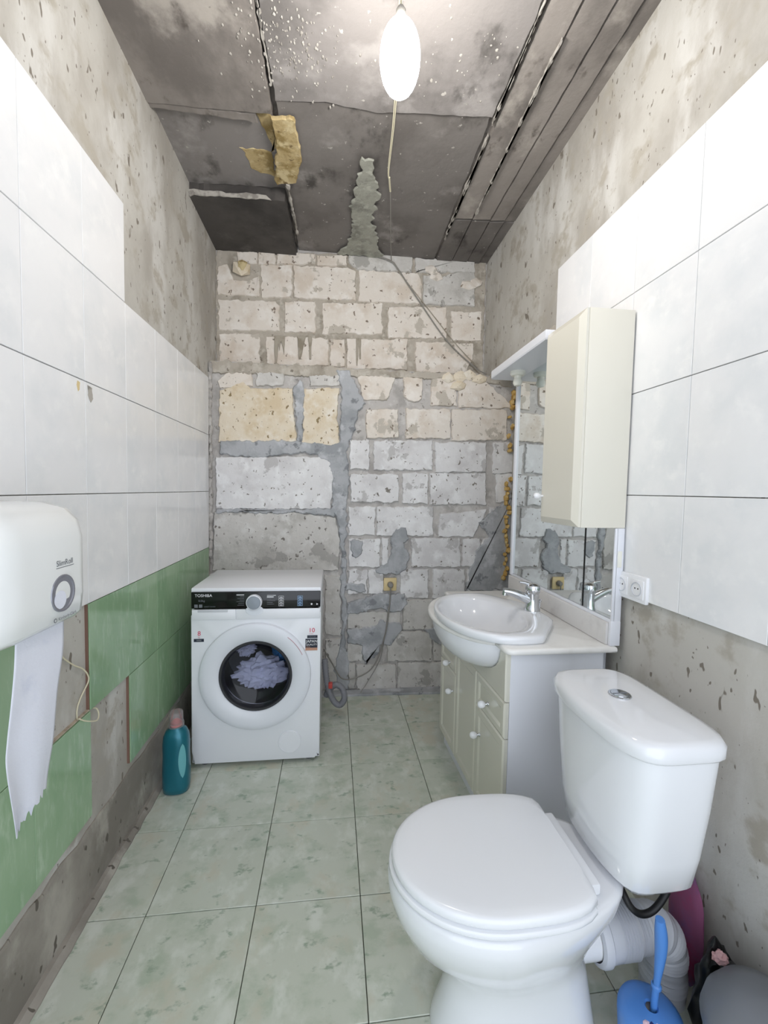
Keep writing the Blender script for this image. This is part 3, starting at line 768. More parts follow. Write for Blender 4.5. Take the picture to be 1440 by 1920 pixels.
    st = box('sticker', (x0 + .012, y, .598, x0 + .056, yf, .612), M['ink_dark'], R)
    box('sticker_print', (x0 + .024, y - .0003, .602, x0 + .045, y, .608), M['ink_grey'], st)
    text('eight_lettering', '8', .030, M['ink_red'], R, (x0 + .028, y, .627), ux, uz)
    text('kg_lettering', 'kg', .010, M['label_pink'], R, (x0 + .030, y, .6165), ux, uz)
    text('ten_lettering', '10', .030, M['ink_red'], R, (x1 - .056, y, .632), ux, uz)
    text('years_lettering', 'YEARS', .0075, M['label_pink'], R, (x1 - .055, y, .622), ux, uz)
    s2 = box('sticker', (x1 - .062, y, .604, x1 - .014, yf, .6175), M['ink_dark'], R)
    text('motor_lettering', 'MOTOR', .008, M['ink_grey'], s2, (x1 - .052, y - .0003, .608), ux, uz)
    s3 = box('sticker', (x1 - .07, y, .558, x1 - .014, yf, .601), M['ink_dark'], R)
    text('origin_lettering', 'JAPAN', .0185, M['ink_white'], s3, (x1 - .0675, y - .0003, .583), ux, uz)
    text('origin_lettering', 'QUALITY', .0125, M['ink_white'], s3, (x1 - .0675, y - .0003, .569), ux, uz)
    text('origin_lettering', 'BRAND', .006, M['ink_copper'], s3, (x1 - .0675, y - .0003, .5605), ux, uz)
    box('sticker', (x1 - .07, y, .545, x1 - .014, yf, .558), M['ink_copper'], R)
    # crumpled laundry in the drum
    def crumple(name, c, r, m, seed, label, k=3.0, amp=.34):
        bm = bmesh.new(); bmesh.ops.create_icosphere(bm, subdivisions=4, radius=1)
        vv = []
        for p in bm.verts:
            q = p.co * k + Vector((seed, 0, seed * 2))
            dd = 1 + amp * (abs(noise.noise(q)) * 2 - .5) + .16 * abs(noise.noise(q * 2.7)) + .05 * noise.noise(q * 6)
            vv.append((c[0] + p.co.x * r[0] * dd, c[1] + p.co.y * r[1] * dd, c[2] + p.co.z * r[2] * dd))
        bm.verts.index_update(); ff = [[w.index for w in fc.verts] for fc in bm.faces]; bm.free()
        return tag(mk(name, vv, ff, m, None, False), label, 'laundry', 'laundry inside the washing machine')
    crumple('laundry_bundle', (cx + .012, yf + .092, cz - .02), (.11, .05, .074), M['cloth_white'], 1.3, 'crumpled white laundry bundle in the middle of the washer drum')
    crumple('laundry_bundle', (cx + .1, yf + .155, cz + .06), (.045, .035, .055), M['cloth_blue'], 4.1, 'crumpled blue garment at the right side of the washer drum', amp=.2)
    crumple('laundry_bundle', (cx - .07, yf + .13, cz + .09), (.045, .03, .04), M['cloth_white'], 7.7, 'small white cloth at the upper left of the washer drum')
washing_machine()

# ------------------------------------------------------------------ detergent bottle
def bottle():
    bx, by = -.652, 1.835
    R = empty('detergent_bottle', (bx, by, 0), 'teal detergent bottle with clear cap on the floor beside the washing machine', 'bottle')
    prof = [(.044, .034, 0), (.052, .042, .006), (.0545, .0445, .03), (.055, .045, .09), (.0525, .043, .16), (.0535, .043, .21), (.050, .041, .245), (.040, .034, .268), (.026, .024, .279), (.0235, .0235, .284)]
    rings = []
    for a, b, z in prof:
        ring = []
        for i in range(40):
            t = 2 * math.pi * i / 40; c, s = math.cos(t), math.sin(t)
            ring.append((bx + a * math.copysign(abs(c) ** .8, c), by + b * math.copysign(abs(s) ** .8, s), z))
        rings.append(ring)
    mk('body', *loftg(rings), M['teal'], R, True, auto=50)
    # pale grip recess towards the washer, following the flank of the body
    vv, ff = [], []
    nz, na = 12, 6
    for k in range(nz + 1):
        z = .075 + .15 * k / nz
        w = math.sin(math.pi * k / nz) ** .6 * .34
        for j in range(na + 1):
            t = math.radians(-52) + (j / na - .5) * 2 * w
            c, s = math.cos(t), math.sin(t)
            vv.append((bx + .0555 * math.copysign(abs(c) ** .8, c), by + .0455 * math.copysign(abs(s) ** .8, s), z))
    for k in range(nz):
        for j in range(na):
            i = k * (na + 1) + j
            ff.append([i, i + 1, i + na + 2, i + na + 1])
    mk('grip', vv, ff, M['teal_l'], R, True)
    lathe('collar', [(.0235, .282), (.031, .284), (.032, .296), (.029, .299), (.026, .30)], (bx, by, 0), M['clear'], R, 'z', 28)
    lathe('pour_insert', [(.024, .286), (.024, .298), (.018, .304), (.010, .312), (.0001, .314)], (bx, by, 0), M['cap_red'], R, 'z', 24)
    lathe('cap', [(.0275, .297), (.0265, .342), (.0245, .346), (.0001, .347)], (bx, by, 0), M['clear'], R, 'z', 28)
bottle()

# ------------------------------------------------------------------ vanity
VR = .037
def vanity():
    R = empty('vanity_cabinet', (.605, 1.33, 0), 'cream gloss vanity cabinet with white ball knobs under the washbasin', 'vanity', rz=VR)
    D, W = .355, .735
    mk('body', *merge([boxg(0, 0, .075, D, .016, .768), boxg(0, W - .016, .075, D, W, .768), boxg(D - .01, 0, .075, D, W, .768), boxg(0, 0, .075, D, W, .09)]), M['lacquer_w'], R, local=True)
    box('plinth', (.012, .0, 0, D, W, .075), M['lacquer_w'], R, local=True)
    def front(name, y0, y1, z0, z1, bord=.03, knob=None):
        rr = []
        for dx, ins in ((-.001, 0), (-.013, 0), (-.018, .006), (-.018, bord), (-.0125, bord + .009)):
            rr.append([(dx, y0 + ins, z0 + ins), (dx, y1 - ins, z0 + ins), (dx, y1 - ins, z1 - ins), (dx, y0 + ins, z1 - ins)])
        o = mk(name, *loftg(rr), M['lacquer'], R, local=True)
        if knob:
            v, f = latheg([(.004, -.002), (.0045, -.012), (.009, -.014), (.0125, -.019), (.0138, -.026), (.0125, -.033), (.009, -.038), (.004, -.0405), (.0001, -.041)], (-.013, knob[0], knob[1]), 'x', 20)
            mk('knob', v, f, M['knob_w'], o, True, local=True)
            v, f = latheg([(.008, .0), (.008, -.003), (.0045, -.004), (.0045, -.013)], (-.013, knob[0], knob[1]), 'x', 16)
            mk('knob_stem', v, f, M['chrome'], o, True, local=True)
        return o
    # top rail with a cut-out for the bowl
    rail = [(.001, .592), (W - .001, .592), (W - .001, .766), (.622, .766)]
    rail += [(.334 + .287 * math.cos(math.pi * k / 18), .766 - .141 * math.sin(math.pi * k / 18) ** .85) for k in range(1, 18)]
    rail += [(.047, .766), (.001, .766)]
    v, f = prismg(rail, -.001, .018, lambda a, b, t: (-t, a, b), inset=.004)
    mk('false_front', v, f, M['lacquer'], R, local=True)
    front('drawer', .001, .255, .463, .589, .026, (.145, .512))
    front('door', .001, .255, .083, .460, .034, (.215, .352))
    front('middle_panel', .258, .50, .083, .589, .030)
    front('drawer', .503, W - .001, .463, .589, .026, (.585, .487))
    front('door', .503, W - .001, .083, .460, .034, (.535, .372))
vanity()

# worktop with a round bulge under the basin
def worktop():
    pts = [(.962, 1.288), (.60, 1.288)]
    pts += [(.60 - .03 * math.sin(t * math.pi / 8), 1.318 - .03 * math.cos(t * math.pi / 8)) for t in range(1, 5)]
    pts += [(.568, 1.385)]
    c = (.60, 1.69)
    for i in range(21):
        a = math.radians(-100 - i * 8.0)
        pts.append((c[0] + .188 * math.cos(a), c[1] + .315 * math.sin(a)))
    pts += [(.572, 2.03), (.572, 2.075), (.588, 2.09), (.962, 2.09)]
    def ins(p, d):
        n = len(p); o = []
        for i in range(n):
            a, b = Vector(p[i - 1]), Vector(p[(i + 1) % n])
            t = (b - a).normalized(); o.append((p[i][0] + t.y * d, p[i][1] - t.x * d))
        return o
    s = 1 if poly_area(pts) > 0 else -1
    dense = []
    for i, a in enumerate(pts):
        q = pts[(i + 1) % len(pts)]
        k = max(1, int(math.hypot(q[0] - a[0], q[1] - a[1]) / .03))
        dense += [(a[0] + (q[0] - a[0]) * j / k, a[1] + (q[1] - a[1]) * j / k) for j in range(k)]
    hole = []
    for q in dense:      # opening for the basin
        t = math.atan2((q[1] - 1.63) / .235, (q[0] - .605) / .155)
        hole.append((.605 + .155 * math.cos(t), 1.63 + .235 * math.sin(t)))
    rings = [[(q[0], q[1], .791) for q in hole], [(q[0], q[1], .769) for q in hole]]
    for d, z in ((.006, .769), (.001, .772), (0, .7785), (.001, .785), (.004, .789), (.010, .791)):
        rings.append([(q[0], q[1], z) for q in ins(dense, -d * s)])
    rings.append(rings[0])
    o = mk('worktop', *loftg(rings, False, False), M['marble'], None, True, auto=60)
    return tag(o, 'white cast marble worktop with bulging front on the vanity', 'worktop')
worktop()

def washbasin():
    R = empty('washbasin', (.62, 1.64, .791), 'white oval ceramic washbasin set into the vanity worktop', 'washbasin')
    c = (.635, 1.625)
    n = 72
    def outl(a):
        # oval towards the room, straight-cut corners towards the wall
        ca, sa = math.cos(a), math.sin(a)
        if ca < 0: return (c[0] + .215 * ca, c[1] + .305 * sa)
        e = 3.2
        k = (abs(ca) ** e + abs(sa) ** e) ** (-1 / e)
        kk = 1 / max(abs(ca) + abs(sa) * .99, 1e-6) * 1.36
        k = min(k, kk)
        return (c[0] + .222 * ca * k, c[1] + .305 * sa * (k if k < 1.0 else 1 + (k - 1) * .75))
    out = [outl(2 * math.pi * i / n) for i in range(n)]
    ci = (.605, 1.63)
    inn = [(ci[0] + .165 * math.cos(2 * math.pi * i / n), ci[1] + .245 * math.sin(2 * math.pi * i / n)) for i in range(n)]
    def mixr(t, z, s=1.0):
        return [((o[0] * (1 - t) + q[0] * t - ci[0]) * s + ci[0], (o[1] * (1 - t) + q[1] * t - ci[1]) * s + ci[1], z) for o, q in zip(out, inn)]
    rings = [mixr(0, .790, .97), mixr(0, .796), mixr(0, .812), mixr(.06, .819), mixr(.2, .822), mixr(.5, .822), mixr(.8, .8205), mixr(1, .815)]
    for s, z in ((.97, .806), (.92, .785), (.84, .758), (.70, .730), (.5, .708), (.25, .697), (.06, .695)):
        rings.append(mixr(1, z, s))
    mk('basin', *loftg(rings, False, True), M['ceramic'], R, True, auto=70)
    # underside bowl bulging out of the vanity front
    rr = []
    for k in range(13):
        t = k / 12 * math.pi / 2
        rr.append([(.60 + .178 * math.cos(t) ** .75 * math.cos(a), 1.665 + .285 * math.cos(t) ** .75 * math.sin(a), .770 - .145 * math.sin(t)) for a in [2 * math.pi * i / 48 for i in range(48)]])
    mk('underside_bowl', *loftg(rr, False, True), M['ceramic'], R, True, auto=70)
    lathe('drain_ring', [(.022, .0015), (.020, .004), (.008, .003), (.0001, .001)], (.605, 1.63, .694), M['chrome'], R, 'z', 24)
    box('joint_strip', (.545, 1.372, .790, .560, 1.385, .806), M['marble'], R, bev=.002)
washbasin()

def faucet():
    b = (.822, 1.625, .8205)
    R = empty('faucet', b, 'chrome single-lever mixer tap on the back of the washbasin', 'faucet')
    lathe('base', [(.031, 0), (.031, .006), (.028, .014), (.0255, .05), (.0255, .07), (.0255, .072)], b, M['chrome'], R, 'z', 28, cap1=True)
    sp = [(b[0], b[1], b[2] + .038), (b[0] - .035, b[1] + .004, b[2] + .055), (b[0] - .08, b[1] + .01, b[2] + .072), (b[0] - .118, b[1] + .015, b[2] + .079)]
    tube('spout', sp, .014, M['chrome'], R, 16, 8, rfun=lambda t: .022 - .0095 * t)
    tip = tube('aerator', [(b[0] - .112, b[1] + .014, b[2] + .081), (b[0] - .114, b[1] + .014, b[2] + .062)], .0115, M['chrome'], R, 16, 2)
    hd = lathe('lever_head', [(.0255, .072), (.0285, .077), (.0295, .092), (.026, .105), (.016, .113), (.0001, .115)], b, M['chrome'], R, 'z', 28)
    tube('lever', [(b[0] - .008, b[1], b[2] + .104), (b[0] - .03, b[1] + .003, b[2] + .114), (b[0] - .055, b[1] + .006, b[2] + .118)], .006, M['chrome'], hd, 10, 5, rfun=lambda t: .008 - .003 * t)
    v, f = latheg([(.0001, -.001), (.006, -.001), (.0065, .002)], (b[0], b[1] - .0292, b[2] + .089), 'y', 14)
    mk('lever_badge', v, f, M['ink_white'], hd, True)
    tube('pop_up_rod', [(b[0] + .03, b[1] - .004, b[2]), (b[0] + .031, b[1] - .004, b[2] + .035)], .0028, M['chrome'], R, 8, 3)
    lathe('pop_up_knob', [(.0001, .034), (.006, .037), (.0068, .043), (.004, .048), (.0001, .049)], (b[0] + .031, b[1] - .004, b[2]), M['chrome'], R, 'z', 12)
faucet()

# ------------------------------------------------------------------ mirror unit
def mirror_unit():
    R = empty('mirror_cabinet', (.96, 1.70, .79), 'tall bathroom mirror with shelf and white side cabinet above the washbasin', 'mirror')
    y0, y1 = 1.297, 2.115
    def wx(y): return .9657 + .0107 * y
    box('backboard', (.948, y0 + .004, .872, .974, y1, 1.893), M['lacquer_w'], R, bev=.002)
    box('backsplash', (.93, y0 + .012, .7915, .972, y1, .868), M['dust'], R, bev=.003)
    box('side_trim', (.938, y0 - .002, .7915, .974, y0 + .011, .875), M['lacquer_w'], R, bev=.002)
    box('bottom_strip', (.9405, y0 + .006, .868, .950, y1 - .004, .880), M['lacquer_w'], R, bev=.002)
    box('end_frame', (.935, y1 - .022, .872, .951, y1, 1.90), M['lacquer_w'], R, bev=.003)
    box('near_frame', (.940, y0, .872, .951, y0 + .006, 1.192), M['lacquer_w'], R, bev=.001)
    box('near_edge', (.948, y0, .872, .974, y0 + .005, 1.192), M['lacquer_w'], R, bev=.001)
    box('mirror_pane', (.9445, 1.474, .882, .9485, y1 - .022, 1.915), M['mirror'], R)
    box('mirror_pane', (.9445, y0 + .006, .882, .9485, 1.466, 1.191), M['mirror'], R)
    box('pane_gap', (.9435, 1.466, .882, .9475, 1.474, 1.191), M['gap'], R)
    # shelf with rounded end
    sh = [(.955, y0 + .255), (.80, y0 + .255)]
    sh += [(.805, y1 + .0)]
    pts = [(.955, 1.555), (.798, 1.555), (.806, 2.13), (.812, 2.145), (.825, 2.15), (.955, 2.15)]
    rings = []
    for d, z in ((.004, 1.893), (0, 1.899), (0, 1.925), (.004, 1.931)):
        rings.append([(p[0] + (.955 - p[0]) * d * 4, p[1] + (1.85 - p[1]) * d, z) for p in pts])
    mk('shelf', *loftg(rings), M['lacquer_w'], R)
    lp = lathe('spot_lamp', [(.036, 0), (.036, -.012), (.030, -.020), (.018, -.022), (.018, -.034)], (.885, 1.985, 1.893), M['frost'], R, 'z', 28)
    lathe('spot_bulb', [(.016, -.032), (.021, -.045), (.022, -.055), (.016, -.067), (.0001, -.072)], (.885, 1.985, 1.893), M['frost'], lp, 'z', 24)
    # side cabinet
    cb = box('cabinet_box', (.815, y0, 1.193, .974, 1.548, 1.908), M['lacquer_c'], R, bev=.0015)
    # door with chamfered routed edges
    def ring(dx, ins, z0=1.195, z1=1.906, a=y0 + .001, b=1.547):
        return [(dx, a + ins, z0 + ins), (dx, b - ins, z0 + ins), (dx, b - ins, z1 - ins), (dx, a + ins, z1 - ins)]
    d = mk('cabinet_door', *loftg([ring(.814, 0), ring(.806, 0), ring(.792, .022), ring(.792, .04)]), M['lacquer_c'], R)
    v, f = latheg([(.004, 0), (.0045, -.010), (.008, -.014), (.0115, -.02), (.012, -.027), (.009, -.034), (.0001, -.037)], (.792, 1.515, 1.295), 'x', 20)
    mk('knob', v, f, M['knob_w'], d, True)
    box('hinge', (.952, y0 - .003, 1.06, .966, y0 + .002, 1.115), M['frost'], R, bev=.001)
mirror_unit()

# ------------------------------------------------------------------ toilet
def toilet():
    cy = .945
    R = empty('toilet', (.46, cy, 0), 'white ceramic close-coupled toilet with closed lid and dual flush button', 'toilet')
    n = 56
    def ring(cx, rf, rb, w, z, tap=0.0, p=2.0):
        o = []
        for i in range(n):
            a = 2 * math.pi * i / n; c, s = math.cos(a), math.sin(a)
            if c <= 0: x = cx + rf * c; y = w * s
            else:
                e = 3.5
                k = (abs(c) ** e + abs(s) ** e) ** (-1 / e)
                x = cx + rb * c * k; y = w * s * k * (1 - tap * (c * k))
            o.append((x, cy + y, z))
        return o
    rings = [ring(.46, .205, .20, .115, 0, .05), ring(.46, .20, .195, .112, .02, .05), ring(.46, .175, .185, .098, .09, .05), ring(.455, .165, .18, .092, .15, .05), ring(.435, .185, .185, .112, .20, .12),
             ring(.41, .225, .225, .15, .26, .22), ring(.40, .245, .27, .176, .32, .25), ring(.395, .250, .300, .186, .355, .27), ring(.39, .247, .315, .188, .385, .28), ring(.39, .240, .312, .182, .394, .28), ring(.39, .225, .30, .17, .396, .28)]
    mk('bowl', *loftg(rings), M['ceramic'], R, True, auto=75)
    # raised arch moulding on the flank
    ar = []
    for i in range(15):
        t = i / 14
        ar.append((.20 + .30 * t, cy - (.075 + .075 * math.sin(math.pi * (.25 + .5 * t))) - .004, .255 + .012 * math.sin(math.pi * t)))
    # seat and lid
    def dsh(cx, rf, w, xb, z, s=1.0):
        o = []
        for i in range(n):
            a = 2 * math.pi * i / n; c, sn = math.cos(a), math.sin(a)
            x = cx + rf * c * s; y = w * sn * s
            if c > 0:
                e = 3.6
                k = (abs(c) ** e + abs(sn) ** e) ** (-1 / e)
                x = min(cx + .235 * c * k * s, xb); y = w * sn * k * s
            o.append((x, cy + y, z))
        return o
    mk('seat', *loftg([dsh(.385, .240, .183, .578, .397, .98), dsh(.385, .240, .183, .578, .402), dsh(.385, .240, .183, .578, .411), dsh(.385, .240, .183, .578, .414, .985)]), M['seat_pl'], R, True, auto=50)
    mk('lid', *loftg([dsh(.385, .232, .178, .583, .416, .985), dsh(.385, .234, .179, .583, .420), dsh(.385, .234, .179, .583, .432), dsh(.385, .233, .178, .582, .437, .985), dsh(.385, .232, .178, .581, .4395, .95), dsh(.385, .232, .178, .581, .441, .85), dsh(.385, .232, .178, .581, .442, .5), dsh(.385, .232, .178, .581, .442, .1)]), M['seat_pl'], R, True, auto=60)
    box('hinge_block', (.585, cy - .108, .397, .614, cy + .108, .424), M['seat_pl'], R, bev=.005)
    # cistern
    def tr(x0, x1, w, z, bow=.0, yo=0):
        o = []
        cx, hx = (x0 + x1) / 2, (x1 - x0) / 2
        for i in range(n):
            a = 2 * math.pi * (i + .5) / n; c, s = math.cos(a), math.sin(a)
            e = 5
            k = (abs(c) ** e + abs(s) ** e) ** (-1 / e)
            y = w * s * k
            x = cx + hx * c * k
            if c < 0: x -= bow * (1 - (y / w) ** 2)
            o.append((x, cy + .004 + yo + y, z))
        return o
    mk('tank', *loftg([tr(.69, .80, .10, .397), tr(.672, .83, .125, .40), tr(.658, .840, .145, .425, .014), tr(.652, .846, .158, .50, .018), tr(.646, .850, .174, .62, .02), tr(.642, .852, .187, .745, .02), tr(.642, .852, .187, .748, .02)]), M['ceramic'], R, True, auto=60)
    lid = mk('tank_lid', *loftg([tr(.634, .858, .193, .750, .02), tr(.632, .860, .196, .755, .02), tr(.632, .860, .196, .775, .02), tr(.638, .854, .189, .787, .02), tr(.652, .84, .176, .791, .018), tr(.70, .80, .10, .793, .01)]), M['ceramic'], R, True, auto=60)
    b = (.735, .968, .7925)
    fb = lathe('flush_button', [(.027, -.003), (.027, .003), (.0255, .0045), (.022, .0045), (.0215, .003), (.021, .003), (.0205, .0055), (.0001, .006)], b, M['chrome'], R, 'z', 32)
    box('button_split', (b[0] - .019, b[1] - .0008, b[2] + .0052, b[0] + .019, b[1] + .0008, b[2] + .0066), M['ink_grey'], fb)
    # outlet spigot of the pan
    lathe('outlet', [(.054, 0), (.052, .10)], (.60, cy, .185), M['ceramic'], R, 'x', 32)
toilet()

# drain pipe behind the toilet
def drain_pipe():
    cy, z = .945, .185
    R = empty('drain_pipe', (.75, cy, 0), 'grey corrugated drain connector behind the toilet', 'pipe')
    lathe('sleeve', [(.056, 0), (.066, .003), (.069, .010), (.069, .022), (.064, .026), (.062, .050), (.062, .054)], (.668, cy, z), M['pipe'], R, 'x', 36)
    pf = [(.062, .054)]
    for k in range(7):
        pf += [(.062, .056 + k * .0075), (.057, .0585 + k * .0075), (.057, .061 + k * .0075)]
    pf.append((.056, .112))
    lathe('ribs', pf, (.668, cy, z), M['pipe'], R, 'x', 36)
    pts = [(.775, cy, z), (.83, cy, z - .002), (.868, cy - .0, z - .03), (.88, cy, z - .085), (.88, cy, .0)]
    cp = catmull(pts, 14)
    v, f = tubeg(cp, .05, 28, rfun=lambda t: .052 + .0035 * math.sin(t * 160))
    mk('elbow', v, f, M['pipe'], R, True, auto=60)
drain_pipe()
tag(tube('flexible_hose', [(.838, .885, .392), (.822, .882, .345), (.79, .88, .303), (.757, .88, .292), (.731, .885, .306), (.722, .91, .33), (.735, .98, .35), (.80, 1.08, .36), (.90, 1.12, .37), (.976, 1.13, .38)], .008, M['black_hose'], None, 10), 'black water hose looping beneath the toilet tank', 'hose')

# toilet brush and its holder
def brush():
    bx, by = .722, .80
    H = empty('brush_holder', (bx, by, 0), 'rounded blue plastic toilet brush holder with small flower print beside the toilet', 'brush holder')
    lathe('cup', [(.0001, .004), (.052, .002), (.055, .01), (.062, .07), (.066, .125), (.066, .140), (.062, .150), (.050, .158), (.030, .163), (.014, .164), (.011, .160)], (bx, by, 0), M['blue_pl'], H, 'z', 40)
    for k in range(5):
        a = 2 * math.pi * k / 5
        crumb(H, 'flower_petal', (bx - .022 + .012 * math.cos(a), by - .03 + .010 * math.sin(a), .1605), (.008, .006, .0025), M['pinkw'], k)
    crumb(H, 'flower_centre', (bx - .022, by - .03, .162), (.006, .005, .0025), M['blue_dark'], 9)
    B_ = empty('toilet_brush', (bx, by, .09), 'blue toilet brush handle standing in its blue holder', 'brush')
    tube('handle', [(bx + .002, by, .09), (bx + .008, by, .19), (bx + .014, by - .002, .30), (bx + .006, by - .004, .372)], .008, M['blue_pl'], B_, 12, 8, rfun=lambda t: .007 + .006 * max(0, math.sin((t - .45) * 5)) if t > .45 else .007)
    lathe('bristle_head', [(.012, 0), (.03, .006), (.03, .045), (.012, .05)], (bx + .012, by, .094), M['knob_w'], B_, 'z', 20, cap0=True, cap1=True)
    lathe('ferrule', [(.0075, 0), (.0105, .003), (.0105, .008), (.0075, .011)], (bx + .0095, by, .205), M['blue_pl'], B_, 'z', 16)
brush()

# grey bin in the corner with a black bag
def bin_():
    bx, by = .866, .672
    R = empty('waste_bin', (bx, by, 0), 'grey plastic waste bin with rounded lid by the right wall', 'bin')
    lathe('body', [(.0001, 0), (.088, 0), (.092, .01), (.104, .22), (.106, .225)], (bx, by, 0), M['bin'], R, 'z', 40)
    lathe('lid', [(.108, .222), (.110, .232), (.104, .262), (.085, .295), (.05, .315), (.0001, .322)], (bx, by, 0), M['bin'], R, 'z', 40)
    box('hinge_tab', (bx - .014, by + .103, .20, bx + .014, by + .115, .238), M['bag'], R, bev=.003)
bin_()
def lump(name, c, r, m, seed, label, cat, k=2.2, amp=.28, sub=4, flatten=True):
    bm = bmesh.new(); bmesh.ops.create_icosphere(bm, subdivisions=sub, radius=1)
    vv = []
    for p in bm.verts:
        q = p.co * k + Vector((seed, seed * 2, 0))
        dd = 1 + amp * (noise.noise(q) + .5 * abs(noise.noise(q * 2.6)) + .2 * noise.noise(q * 5))
        z = c[2] + p.co.z * r[2] * dd
        if flatten: z = max(z, .001)
        vv.append((c[0] + p.co.x * r[0] * dd, c[1] + p.co.y * r[1] * dd, z))
    bm.verts.index_update(); ff = [[w.index for w in fc.verts] for fc in bm.faces]; bm.free()
    return tag(mk(name, vv, ff, m, None, True, auto=45), label, cat)
lump('rubbish_bag', (.915, .828, .11), (.052, .036, .13), M['bag'], 2.5, 'black rubbish bag standing against the wall behind the grey bin', 'bag')
lump('folded_cloth', (.958, .965, .15), (.014, .055, .16), M['pink'], 5.5, 'pink and violet cloth bundle wedged behind the toilet tank', 'cloth', amp=.12, sub=3)
lump('paper_scrap', (.905, .815, .238), (.016, .012, .011), M['scrap'], 8.5, 'small pale pink paper scrap on top of the black rubbish bag', 'scrap', k=3, amp=.5, sub=3, flatten=False)

# ------------------------------------------------------------------ sockets and cables
def socket_white():
    yc0, yc1, z0, z1 = 1.182, 1.330, .962, 1.048
    R = empty('wall_socket', (RX(1.25), 1.25, z0), 'white double wall socket on the white tiles beside the mirror', 'socket')
    xw = RX(1.25)
    fr = box('frame', (xw - .011, yc0, z0, xw + .002, yc1, z1), M['sock_w'], R, bev=.004)
    for yc in (1.220, 1.292):
        ins = box('insert', (xw - .0135, yc - .029, z0 + .013, xw - .010, yc + .029, z1 - .013), M['sock_w'], R, bev=.0015)
        v, f = latheg([(.0215, -.0005), (.0195, .004), (.019, .008), (.0001, .008)], (xw - .0135, yc, (z0 + z1) / 2), 'x', 28)
        # recess dish seen as a shallow cup
        v2, f2 = latheg([(.0225, 0), (.0225, -.0022), (.0205, -.0022), (.0195, .0005), (.0001, .0008)], (xw - .0136, yc, (z0 + z1) / 2), 'x', 28)
        mk('recess', v2, f2, M['sock_hole'], ins, True, auto=30)
        for q in (-1, 1):
            v3, f3 = latheg([(.0026, 0), (.0026, -.0008), (.0001, -.0008)], (xw - .0132, yc + q * .0095 * .7, (z0 + z1) / 2 + .002), 'x', 10)
            mk('contact_hole', v3, f3, M['gap'], ins)
socket_white()
def socket_yellow():
    x, z, y = .3715, .70, YB - .008
    R = empty('wall_socket', (x, y, z - .042), 'yellowed single wall socket on the back block wall with a plug in it', 'socket')
    box('frame', (x - .042, y - .010, z - .042, x + .042, y + .004, z + .042), M['sock_y'], R, bev=.006)
    lathe('recess', [(.024, -.0105), (.024, -.013), (.0205, -.013), (.019, -.0105), (.0001, -.0102)], (x, y, z), M['sock_y'], R, 'y', 28)
    P = empty('power_cord', (x, y - .02, z - .05), 'grey power cord plugged into the yellowed socket and hanging along the wall', 'cord')
    lathe('plug', [(.0001, -.045), (.011, -.044), (.0165, -.036), (.0185, -.012), (.0185, -.0115)], (x, y, z), M['grey_cable'], P, 'y', 24)
    tube('cable', [(x, y - .04, z - .01), (x - .002, y - .035, z - .06), (x - .006, 2.625, .55), (.3417, 2.62, .381), (.27, 2.62, .175), (.15, 2.615, .105), (.067, 2.61, .113), (.005, 2.60, .217), (-.045, 2.56, .32)], .0042, M['grey_cable'], P, 8)
socket_yellow()
tag(tube('thin_cable', [(.362, 2.628, .56), (.345, 2.635, .39), (.31, 2.632, .21), (.238, 2.63, .075), (.19, 2.60, .018)], .0025, M['grey_cable'], None, 6), 'thin second cable running down to the floor beneath the yellowed socket', 'cable')
def drain_hose():
    R = empty('drain_hose', (.02, 2.3, 0), 'grey corrugated drain hose coiled beside the back of the washing machine', 'hose')
    pts = [(-.035, 2.36, .34), (-.02, 2.33, .22), (.012, 2.31, .13), (.05, 2.30, .10), (.078, 2.30, .135), (.066, 2.315, .185), (.03, 2.325, .205), (-.005, 2.335, .175), (-.025, 2.35, .13)]
    cp = catmull(pts, 22)
    v, f = tubeg(cp, .016, 16, rfun=lambda t: .0165 + .0018 * math.sin(t * 420))
    mk('hose', v, f, M['hose'], R, True)
    box('clip', (-.012, 2.295, .196, .010, 2.325, .224), M['red_clip'], R, bev=.003)
drain_hose()

# twisted lamp wiring across the upper back wall
tag(tube('wall_cable', [(.254, 2.79, 2.81), (.30, 2.775, 2.80), (.359, 2.77, 2.778), (.395, 2.776, 2.744), (.559, 2.784, 2.53), (.745, 2.786, 2.30), (.934, 2.77, 2.136), (1.0, 2.74, 2.09)], .0045, M['grey_cable'], None, 6), 'brown lamp cable hanging diagonally down the upper block wall towards the mirror', 'cable')
tag(tube('wall_cable', [(.40, 2.782, 2.73), (.58, 2.787, 2.535), (.80, 2.786, 2.29), (.95, 2.775, 2.145)], .0028, M['drip'], None, 6), 'thinner cable strand running just right of the lamp cable on the upper wall', 'cable')

